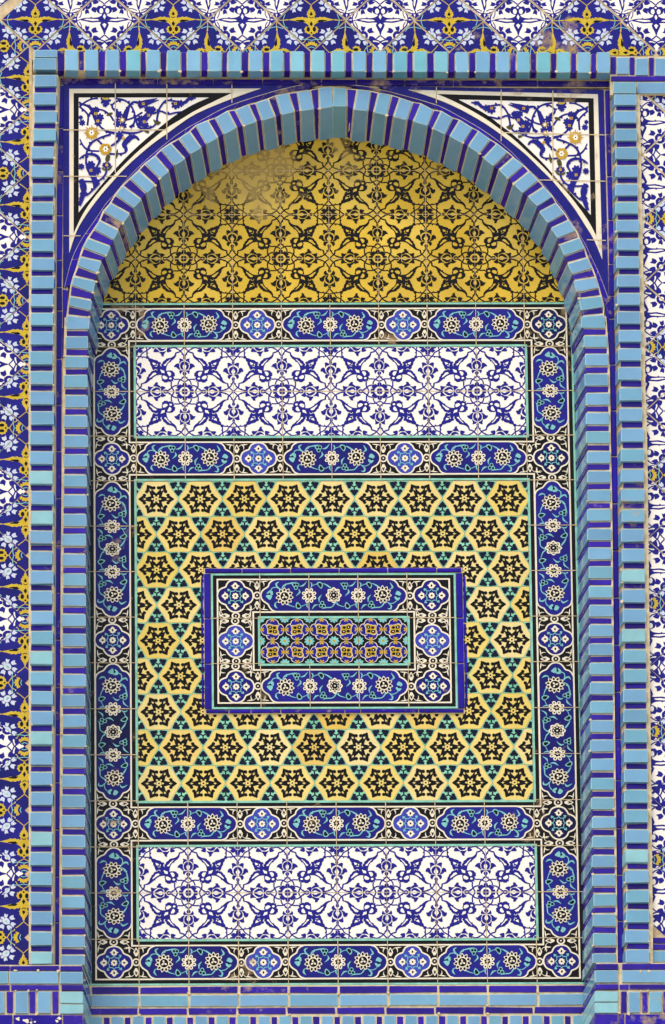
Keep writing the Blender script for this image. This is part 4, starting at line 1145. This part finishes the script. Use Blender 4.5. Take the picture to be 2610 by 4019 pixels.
ar_w = arabesque('cobalt_drawing', 'white_glaze')
TW = {(mx, my): make_tile('tile', ar_w, 'white_glaze', None, mx, my) for mx in (0, 1) for my in (0, 1)}
ar_y = arabesque('black_drawing', 'yellow_glaze')
TY = {(mx, my): make_tile('tile', ar_y, 'yellow_glaze', None, mx, my) for mx in (0, 1) for my in (0, 1)}
def white_panel(r0, lab):
    root = thing('arabesque_panel', lab, 'tile panel', (0, 0, Z(r0 + 2)), 'white and blue arabesque panels')
    mb = MB(); mb.box((X(0), .0016, Z(r0 + 2)), (X(8), .0096, Z(r0)), 'grout'); mb.build('grout_bed', root)
    for k in range(8):
        for r in range(2):
            put('tile', TW[(0 if k % 2 else 1, 0 if r == 0 else 1)], root, X(k + .5) + wob(), random.uniform(-.0004, .0004), Z(r0 + r + .5) + wob())
white_panel(0.0, 'upper white panel of blue arabesque tiles just under the yellow lunette')
white_panel(11.06, 'lower white panel of blue arabesque tiles near the foot of the niche')
def grout_bed(root, k0, r0, k1, r1):
    mb = MB(); mb.box((X(k0), .0016, Z(r1)), (X(k1), .0096, Z(r0)), 'grout'); mb.build('grout_bed', root)
ty_ = thing('lunette_panel', 'round headed yellow panel of black arabesque tiles, worn in its upper part', 'tile panel', (0, 0, Z(-1)))
grout_bed(ty_, -.8, -3, 8.8, -1); grout_bed(ty_, .3, -5, 7.7, -3)
for r in range(1, 5):
    for k in range(-1, 9):
        half = {1: 5.0, 2: 4.6, 3: 4.0, 4: 3.2}[r]
        if abs(k + .5 - 4) - .5 > half: continue
        # rows counted upwards from the border; mirrored so that the rosettes meet at the corners
        put('tile', TY[(0 if k % 2 else 1, 1 if r % 2 else 0)], ty_, X(k + .5) + wob(), random.uniform(-.0004, .0004), Z(-1 - r + .5) + wob())

# ------------------------------------------------------------------ border of medallions and cartouches
YB = -0.0006
bd = thing('niche_border', 'black and blue border of medallions and long cartouches framing the niche tiles', 'tile border', (0, 0, Z(14.06)))
def hrow(y): return y
RS = 7.06 / 7
def place_draw(d, name, parent, fn, y=YB, label=None):
    mb = MB(); d.emit(mb, y, fn); o = mb.build(name, parent)
    if label: o['label'] = label
    return o
def lattice(parent, k0, r0, k1, r1, windows, y):
    """dark ground of a border with its white and turquoise lines, as one glazed sheet"""
    mb = MB()
    ks = sorted({k0, k1} | {w[0] for w in windows} | {w[2] for w in windows}); rs_ = sorted({r0, r1} | {w[1] for w in windows} | {w[3] for w in windows})
    for a, b in zip(ks[:-1], ks[1:]):
        for c, d_ in zip(rs_[:-1], rs_[1:]):
            if any(w[0] <= a and b <= w[2] and w[1] <= c and d_ <= w[3] for w in windows): continue
            mb.box((X(a), y, Z(d_)), (X(b), y + .009, Z(c)), 'black_glaze')
    d = Draw()
    d.ring(k0 + .006, r0 + .006, k1 - .006, r1 - .006, .04, 'turquoise_line'); d.ring(k0 + .122, r0 + .122, k1 - .122, r1 - .122, .032, WL)
    for (a, c, b, e) in windows:
        d.ring(a - .045, c - .045, b + .045, e + .045, .045, 'turquoise_line'); d.ring(a - .155, c - .155, b + .155, e + .155, .033, WL)
    return mb, d
wins = [(0, 0, 8, 2), (0, 3, 8, 10.06), (0, 11.06, 8, 13.06)]
mb, dl = lattice(bd, -1, -1, 9, 14.06, wins, YB)
CL = chain_link()
MED = {'corner': medallion('dark_navy_ground'), 'pale': medallion('pale_blue_ground'), 'mid': medallion('navy_ground')}
C2, C3 = cartouche(2, 'navy_ground'), cartouche(3, 'navy_ground')
pieces = []
def unit_med(kind, k, r, sides, dh=1.0):
    """a medallion in the unit square at column k, row r, with links on some sides (0 left, 1 top, 2 right, 3 bottom)"""
    pieces.append(('medallion', MED[kind], lambda u, v, k=k, r=r: (X(k) + u * P, Z(r) - v * P)))
    for s in sides: dl.add(CL.xf(lambda u, v, s=s: tuple(a + b for a, b in zip(ROT[s](u, v), (k, r)))))
for r, mid in ((-1, (2, 5)), (2, (2, 5)), (10.06, (2, 5)), (13.06, (2, 5))):
    for k in mid: unit_med('pale', k, r, (0, 2))
    for k, s in ((-1, [2]), (8, [0])):
        ss = list(s) + ([1] if r > -1 else []) + ([3] if r < 13 else [])
        unit_med('corner', k, r, ss)
    for k in (0, 3, 6): pieces.append(('cartouche', C2, lambda u, v, k=k, r=r: (X(k) + u * P, Z(r) - v * P)))
for k in (-1, 8):
    unit_med('mid', k, 3 + 3 * RS, (1, 3))
    for r, L, s in ((0, 2, 1), (3, 3, RS), (3 + 4 * RS, 3, RS), (11.06, 2, 1)):
        pieces.append(('cartouche', C2 if L == 2 else C3, lambda u, v, k=k, r=r, s=s: (X(k) + (1 - v) * P, Z(r) - u * P * s)))
dl.emit(mb, YB, lambda u, v: (X(u), Z(v)))
ground_mb = mb
YP = YB - 12 * EPS
for nm, d, fn in pieces: place_draw(d, nm, bd, fn, YP)
# joints of the border tiles
def joints(parent, lines, y):
    d = Draw()
    for (a, b) in lines:
        n = max(2, int(math.dist(a, b) * 3)); pts = [lerp(a, b, i / n) for i in range(n + 1)]
        pts = [(x + random.uniform(-.002, .002), z + random.uniform(-.002, .002)) for x, z in pts]
        d.stroke(pts, [random.uniform(.011, .020) for _ in pts], 'grout', n=1)
    d.emit(parent, y, lambda u, v: (X(u), Z(v)))
lines = []
for r in (-1, 2, 10.06, 13.06):
    for k in range(0, 9): lines.append(((k, r + .004), (k, r + .996)))
for k in (-1, 8):
    for r in [0, 1, 2, 3] + [3 + RS * i for i in range(1, 8)] + [11.06, 12.06, 13.06]: lines.append(((k + .004, r), (k + .996, r)))
joints(ground_mb, lines, YP - 14 * EPS)
ground_mb.build('border_ground', bd)

# ------------------------------------------------------------------ hexagon field
hx = thing('hexagon_panel', 'large panel of yellow hexagon tiles with black stars and turquoise triangles', 'tile panel', (0, 0, Z(10.06)))
hb, hd = hexagon()
RP = HS * math.sqrt(3) * 1.0035
def hex_mesh(name, body, d, ground, win=None, back=.009):
    mb = MB()
    b = body
    if win:
        t = Draw(); t.p = [('x', [b])]; t = t.clip(*win)
        if not t.p: return None
        b = t.p[0][1][0]; d = d.clip(*win)
    pts = [(x * P, -y * P) for x, y in b]
    slab(mb, pts, 0.0, back, ground)
    d.emit(mb, 0.0, lambda u, v: (u * P, -v * P))
    me = bpy.data.meshes.new(name); me.from_pydata(mb.v, [], mb.f)
    for m in mb.mats: me.materials.append(MATS[m])
    me.polygons.foreach_set('material_index', mb.m); me.update()
    return me
IN = (1.36, 4.94, 6.64, 8.18)      # inset panel covers these columns and rows
HX = hex_mesh('hexagon_tile', hb, hd, 'hexagon_yellow')
tu, tud = triangle(True); tdn, tdd = triangle(False)
TU, TD = hex_mesh('triangle_tile', tu, tud, 'triangle_turquoise'), hex_mesh('triangle_tile', tdn, tdd, 'triangle_turquoise')
tri_places = []
for j in range(9):
    cz = 3.012 + RP * (j + .5)
    off = (.403 if j % 2 == 0 else .403 - HS) + (.02 if j >= 4 else 0)
    for i in range(-1, 11):
        cx = off + i * 2 * HS * .997
        hidden = IN[0] < cx - HS and cx + HS < IN[2] and IN[1] < cz - HS and cz + HS < IN[3]
        if hidden or cx - HS > 8 - .03 or cx + HS < .03: pass
        elif cx - HS >= -.06 and cx + HS <= 8.06: put('hexagon_tile', HX, hx, X(cx), random.uniform(-.0004, .0004), Z(cz))
        else:
            me = hex_mesh('hexagon_tile', hb, hd, 'hexagon_yellow', (.008 - cx, -1, 7.992 - cx, 1))
            if me: put('hexagon_tile', me, hx, X(cx), 0, Z(cz))
        for up in (0, 1):
            tx = cx + HS
            tz = cz + (RP / 2 - HS / math.sqrt(3) / 2) * (1 if up else -1)
            h3 = HS / math.sqrt(3)
            if IN[0] < tx - .2 and tx + .2 < IN[2] and IN[1] < tz - .15 and tz + .15 < IN[3]: continue
            if tx - HS / 2 > 7.97 or tx + HS / 2 < .03: continue
            tri_places.append((tx, tz, up, tx - HS / 2 < -.03 or tx + HS / 2 > 8.03))
full = [t for t in tri_places if not t[3]]; cut = [t for t in tri_places if t[3]]
full.sort(key=lambda t: -abs(t[0] - 4) - abs(t[1] - 6.5))
whole, rest = full[-100:], full[:-100]
for tx, tz, up, _ in whole: put('triangle_tile', TU if up else TD, hx, X(tx), random.uniform(-.0004, .0004), Z(tz))
mb = MB()
for tx, tz, up, c in cut + rest:
    b, d = (tu, tud) if up else (tdn, tdd)
    win = (.008 - tx, -1, 7.992 - tx, 1)
    t = Draw(); t.p = [('x', [b])]; t = t.clip(*win)
    if not t.p: continue
    slab(mb, [(X(tx) + x * P, Z(tz) - y * P) for x, y in t.p[0][1][0]], 0, .009, 'triangle_turquoise')
    d.clip(*win).emit(mb, 0, lambda u, v: (X(tx) + u * P, Z(tz) - v * P))
o = mb.build('corner_triangle_tile', hx); o['kind'] = 'stuff'
mb = MB(); mb.box((X(0), .0022, Z(10.06)), (X(8), .0092, Z(3)), 'grout'); mb.build('mortar_bed', hx)

# ------------------------------------------------------------------ raised panel in the middle
YI = -0.035 * P
ins = thing('inset_panel', 'small raised oblong panel with a cobalt rim set amid the yellow hexagons', 'tile panel', (0, YI, Z(8.06)))
i0, j0, i1, j1 = 1.5, 5.07, 6.5, 8.07
mb = MB(); mb.box((X(i0 - .14), YI + .004, Z(j1 + .10)), (X(i1 + .14), .002, Z(j0 - .12)), 'mortar'); mb.build('mortar_bed', ins)
mb, dl = lattice(ins, i0, j0, i1, j1, [(i0 + 1, j0 + 1, i1 - 1, j1 - 1)], YI)
pieces = []
for k, r, s in ((i0, j0, (2, 3)), (i1 - 1, j0, (0, 3)), (i0, j1 - 1, (1, 2)), (i1 - 1, j1 - 1, (0, 1))): unit_med('corner', k, r, s)
for k in (i0, i1 - 1): unit_med('pale', k, j0 + 1, (1, 3))
for r in (j0, j1 - 1): pieces.append(('cartouche', C3, lambda u, v, r=r: (X(i0 + 1) + u * P, Z(r) - v * P)))
dl.emit(mb, YI, lambda u, v: (X(u), Z(v))); ground_mb = mb
YP2 = YI - 12 * EPS
for nm, d, fn in pieces: place_draw(d, nm, ins, fn, YP2)
it = inset_tile()
ME = make_tile('rosette_tile', it, 'black_glaze', None, 0, 0)
for k in range(3): put('rosette_tile', ME, ins, X(i0 + 1.5 + k), YI + wob() * .3, Z(j0 + 1.5))
lines = [((k, j0 + .004), (k, j0 + .996)) for k in (2.5, 3.5, 4.5, 5.5)] + [((k, j1 - .996), (k, j1 - .004)) for k in (2.5, 3.5, 4.5, 5.5)] + [((a + .004, r), (a + .996, r)) for a in (1.5, 5.5) for r in (j0 + 1, j0 + 2)]
joints(ground_mb, lines, YP2 - 14 * EPS)
ground_mb.build('border_ground', ins)
def rim(x0, z0, x1, z1, y, m='fillet_cobalt'):
    f = [(X(x0), y, Z(z1)), (X(x1), y, Z(z1)), (X(x1), y, Z(z0)), (X(x0), y, Z(z0))]
    brick('rim_strip', f, [(a, .001, c) for a, b, c in f], ins, m, m, bev=.003)
for a, b in zip([1.38, 2.14, 3.13, 4.12, 5.11, 6.11, 6.62][:-1], [1.38, 2.14, 3.13, 4.12, 5.11, 6.11, 6.62][1:]):
    rim(a + .008, j0 - .10, b - .008, j0 - .015, YI - .004)
for a, b in zip([1.38, 1.85, 2.3, 2.9, 4.2, 4.52, 5.7, 6.62][:-1], [1.38, 1.85, 2.3, 2.9, 4.2, 4.52, 5.7, 6.62][1:]):
    rim(a + .008, j1 + .012, b - .008, j1 + .08, YI - .004)
for x in (i0 - .135, i1 + .006):
    for a in range(3): rim(x, j0 + a + .01, x + .128, j0 + a + .99, YI - .003)
for x in (i0 - .20, i1 + .15):
    for a, b in ((0.06, 1.1), (1.12, 2.2), (2.22, 2.95)): rim(x, j0 + a, x + .048, j0 + b, YI + .006)

# ------------------------------------------------------------------ brick courses at the foot of the niche
nb_ = thing('foot_course', 'blue brick courses at the foot of the niche under the tile border', 'brick course', (0, 0, Z(15.3)))
def tb(k0, r0, k1, r1, y, m, name=None):
    j = lambda: random.uniform(-.006, .006)
    f = [(X(k0 + j()), y * P, Z(r1 + j())), (X(k1 + j()), y * P, Z(r1 + j())), (X(k1 + j()), y * P, Z(r0 + j())), (X(k0 + j()), y * P, Z(r0 + j()))]
    light = m in ('brick_blue', 'aqua_blue')
    brick(name or ('light_brick' if light else 'dark_brick'), f, [(a, .012, c) for a, b, c in f], nb_, m, 'brick_edge' if light else 'brick_cobalt_edge')
ks = [-.97, 0, 1, 2, 3, 4, 5, 6, 7, 8, 8.94]
for a, b in zip(ks[:-1], ks[1:]):
    tb(a + .025, 14.095, b - .02, 14.235, -.035, 'brick_cobalt'); tb(a + .022, 14.275, b - .022, 14.515, -.045, 'brick_blue')
ks = [-1.0] + [k - .02 - .008 * k for k in range(0, 10)] + [8.94]
for a, b in zip(ks[:-1], ks[1:]):
    if b - a > .1: tb(a + .02, 14.555, b - .02, 14.69, -.035, 'brick_cobalt')
x = -.99
while x < 8.9:
    tb(x + .01, 14.735, x + .245, 15.2, -.045, 'brick_blue'); tb(x + .275, 14.745, x + .395, 15.2, -.025, 'brick_cobalt'); x += .4205
mb = MB(); mb.box((X(-1.05), -.018 * P, Z(15.4)), (X(9.05), .015, Z(14.065)), 'mortar')
blobs(mb, [(X(k), -.046 * P, Z(r)) for k in range(0, 9) for r in (14.25, 14.53, 14.71)], 26, r1=.007); mb.build('mortar_bed', nb_)

# ------------------------------------------------------------------ plinths left and right of the niche foot
def plinth(left):
    q = wp(150 if left else 2500, 4019, Y_BASE)
    root = thing('wall_plinth', 'blue brick plinth at the bottom left, with a chipped cobalt course lowest' if left else 'blue brick plinth at the bottom right, with two pale aqua bricks at its inner corner', 'plinth', (q[0], Y_BASE * P, q[1]), 'brick plinths beside the niche')
    B = Y_BASE
    if left:
        s = SPL_L(3800) * P * 1.2
        inner = [(235.5, 327)]
        rows = [('brick_cobalt', 3790, 3809.5, [(-120, -60), (-56, 38.5), (41, 231)], (237, 321)), ('brick_blue', 3813, 3860, [(-120, -66), (-60, 31), (36, 228)], (235, 325)), ('brick_cobalt', 3865, 3885.5, [(-120, -60), (-56, 38), (43, 231)], (241, 326))]
        sold = [(-62, -12, 'brick_blue'), (-34 - 30, -64, None), (-6, 18, 'brick_blue'), (26, 51, 'brick_cobalt'), (58, 110, 'brick_blue'), (116, 139, 'brick_cobalt'), (147, 199, 'brick_blue'), (206, 229, 'brick_cobalt')]
        cx = (236, 327)
    else:
        s = SPL_R(3800) * P * 1.2
        rows = [('brick_cobalt', 3782, 3804, [(2442, 2640), (2644, 2800)], (2336, 2426)), ('brick_blue', 3808, 3855, [(2441, 2640), (2645, 2800)], (2335, 2425)), ('brick_cobalt', 3863, 3883, [(2432, 2468), (2471, 2640), (2644, 2800)], (2335, 2428))]
        sold = [(2436, 2460, 'brick_cobalt'), (2466, 2513, 'brick_blue'), (2520, 2542, 'brick_cobalt'), (2548, 2598, 'brick_blue'), (2604, 2627, 'brick_cobalt'), (2633, 2684, 'brick_blue')]
        cx = (2335, 2425)
    def reveal(x0, y0, x1, y1, m):
        f = rect4(x0, y0, x1, y1, B - .01)
        b = back_of(f, 0.0, dl=(0 if left else -s), dr=(s if left else 0))
        light = m in ('brick_blue', 'aqua_pale')
        brick('light_brick' if light else 'dark_brick', f, b, root, m, 'brick_edge' if light else 'brick_cobalt_edge')
    for m, y0, y1, xs, cr in rows:
        for a, b in xs: bar(root, a, y0, b, y1, B + (.0 if 'blue' in m else .012), m, back=Y_WALL + .1)
        reveal(cr[0], y0, cr[1], y1, m)
    y0, y1 = (3891, 3976) if left else (3892, 3974)
    for a, b, m in sold:
        if m: bar(root, a, y0 + random.uniform(-1, 1), b, y1 + random.uniform(-1, 1), B + (.0 if m == 'brick_blue' else .015), m, back=Y_WALL + .1)
    for a, b in (((3891, 3937), (3941, 3978)) if left else ((3890, 3932), (3935, 3975))): reveal(cx[0], a, cx[1], b, 'aqua_pale')
    yb = 3983
    for a, b in (((-120, 48), (53, 243)) if left else ((2427, 2450), (2454, 2800))): bar(root, a, yb - (0 if left else 3), b, 4045, B + .012, 'fillet_cobalt', back=Y_WALL + .1, edge='brick_cobalt_edge')
    reveal(cx[0] + (12 if left else 0), yb - (0 if left else 3), cx[1], 4045, 'brick_cobalt')
    mb = MB()
    q = rect4(-125 if left else 2335, 3787 if left else 3779, 327 if left else 2805, 4060, B + .04)
    e = .006
    q = [(p[0] + ((-e if left else 0) if k in (1, 2) else (0 if left else e)), p[1], p[2]) for k, p in enumerate(q)]
    mb.prism(q, back_of(q, 0.0, dl=(0 if left else -s), dr=(s if left else 0)), 'mortar')
    if left: blobs(mb, [(wp(x, y, B + .01)[0], (B + .008) * P, wp(x, y, B + .01)[1]) for x, y in ((70, 3998), (98, 4003), (105, 4008), (125, 4012), (140, 4010), (160, 4014), (82, 3990), (232, 3998), (225, 4008))], 16, 'white_line', r0=.003, r1=.012)
    blobs(mb, [(wp(x, y, B)[0], B * P, wp(x, y, B)[1]) for x in ((60, 110, 145, 230) if left else (2432, 2465, 2515, 2545)) for y in (3888, 3978, 3811)], 12, r1=.008)
    mb.build('mortar_bed', root)
plinth(True); plinth(False)
# low course at the foot of the right-hand wall tiles
lc = thing('sill_course', 'stubby blue brick sill under the white wall tiles at the lower right', 'brick course', (wp(2580, 3780, Y_WALL)[0], Y_WALL * P, wp(2580, 3780, Y_WALL)[1]))
for y0, y1, m in ((3680, 3702, 'brick_cobalt'), (3705, 3726, 'brick_cobalt'), (3731, 3775, 'brick_blue')): bar(lc, 2555, y0, 2700, y1, Y_WALL - .05, m)
mb = MB(); q = rect4(2550, 3678, 2720, 3782, Y_WALL - .02); mb.prism(q, back_of(q, Y_WALL + .2), 'mortar'); mb.build('mortar_bed', lc)

# ------------------------------------------------------------------ floral wall tiles outside the frame, set diagonally
HD = .7071 * .995
def diamond_mesh(name, d, ground, rot=0, win=None):
    """win: (x0, z0, x1, z1) around the tile's middle, in metres, that the tile is cut to"""
    mb = MB(); g = .992
    body = [(-HD * P * g, 0), (0, -HD * P * g), (HD * P * g, 0), (0, HD * P * g)]
    if win:
        t = Draw(); t.p = [('x', [body])]; t = t.clip(*win)
        if not t.p: return None
        body = t.p[0][1][0]
    slab(mb, body, 0.0, .012, ground)
    s = HD * P
    c = Draw()
    # keep the drawing inside the tile: turn by 45 degrees, clip to the square, turn back
    h = .7071 * .990
    t = d.xf(lambda x, y: ((x + y) * .7071, (y - x) * .7071)).clip(-h, -h, h, h).xf(lambda x, y: ((x - y) * .7071, (x + y) * .7071))
    cr, sr = math.cos(math.radians(rot)), math.sin(math.radians(rot))
    t = t.xf(lambda a, b: (a * s * cr - b * s * sr, -a * s * sr - b * s * cr))
    if win: t = t.clip(*win)
    t.emit(mb, 0.0, lambda a, b: (a, b))
    me = bpy.data.meshes.new(name); me.from_pydata(mb.v, [], mb.f)
    for m in mb.mats: me.materials.append(MATS[m])
    me.polygons.foreach_set('material_index', mb.m); me.update()
    return me
DRW, DRN = white_diamond(), navy_diamond()
DM = {(k, r): diamond_mesh('white_tile' if k == 'W' else 'navy_tile', DRW if k == 'W' else DRN, 'white_glaze' if k == 'W' else 'navy_ground', r) for k in 'WN' for r in (0, 90, -90, 180)}
yw = Y_WALL
def wall_panel(label, px, py, cells, bed, clip):
    q = wp(px, py, yw)
    root = thing('diagonal_tile_panel', label, 'tile panel', (q[0], yw * P, q[1]), 'diagonal floral wall tiles')
    lo, hi = wp(clip[0], clip[3], yw), wp(clip[2], clip[1], yw)
    for (x, y, kind, rot) in cells:
        w = wp(x, y, yw)
        win = (lo[0] - w[0], lo[1] - w[1], hi[0] - w[0], hi[1] - w[1]); h = HD * P
        nm = 'white_tile' if kind == 'W' else 'navy_tile'
        if win[0] > h or win[1] > h or win[2] < -h or win[3] < -h: continue
        if win[0] > -h or win[1] > -h or win[2] < h or win[3] < h: me = diamond_mesh(nm, DRW if kind == 'W' else DRN, 'white_glaze' if kind == 'W' else 'navy_ground', rot, win)
        else: me = DM[(kind, rot)]
        if me: put(nm, me, root, w[0], yw * P + random.uniform(-.0004, .0004) - (.0016 if py < 200 else 0), w[1])
    mb = MB(); b = rect4(*bed, yw + .006); mb.prism(b, back_of(b, yw + .25), 'grout'); mb.build('mortar_bed', root)
SX, SY = 270.6, 250.4
cells = []
for i in range(0, 11):
    x = 139 + SX * i
    cells.append((x, 78 + i * .5, 'N' if i % 2 == 0 else 'W', 0))
    cells.append((x, 78 - SY + i * .5, 'W' if i % 2 == 0 else 'W', 0))
for i in range(0, 11):
    x = 4 + SX * i
    if i: cells.append((x, 78 + SY / 2 + i * .5, 'N', -90 if i % 2 else 90)); cells.append((x, 78 - SY / 2 + i * .5, 'W', 90 if i % 2 else -90))
wall_panel('strip of diagonal floral tiles across the top, white above and navy with yellow sprays below', 1300, 100, cells, (125, -380, 2900, 235), (4, -300, 2850, 222))
cells = []
for j in range(-3, 16):
    y = 680 + 249.6 * j + (max(0, j) * .35); x = -28 - 1.3 * j
    cells.append((x, y, 'N' if j % 2 == 0 else 'W', -90))
    if j >= -2: cells.append((x + 135.3, y + 124.8, 'N', 0 if j % 2 == 0 else 180))
wall_panel('upright strip of navy and yellow floral tiles at the left edge', 40, 2000, cells, (-180, -120, 126, 3795), (-170, -110, 113, 3790))
cells = []
for j in range(-2, 14):
    y = 858.6 + 251 * j + max(0, j) * .5; x = 2661 + 2.9 * j
    if -2 <= j <= 11: cells.append((x, y, 'N' if j % 2 == 0 else 'W', 90))
    if -2 <= j <= 10: cells.append((x - 135.3, y + 125.4, 'W', 180 if j % 2 else 0))
wall_panel('upright strip of white and blue floral tiles at the right edge', 2600, 2000, cells, (2503, 360, 2900, 3690), (2512, 368, 2850, 3684))
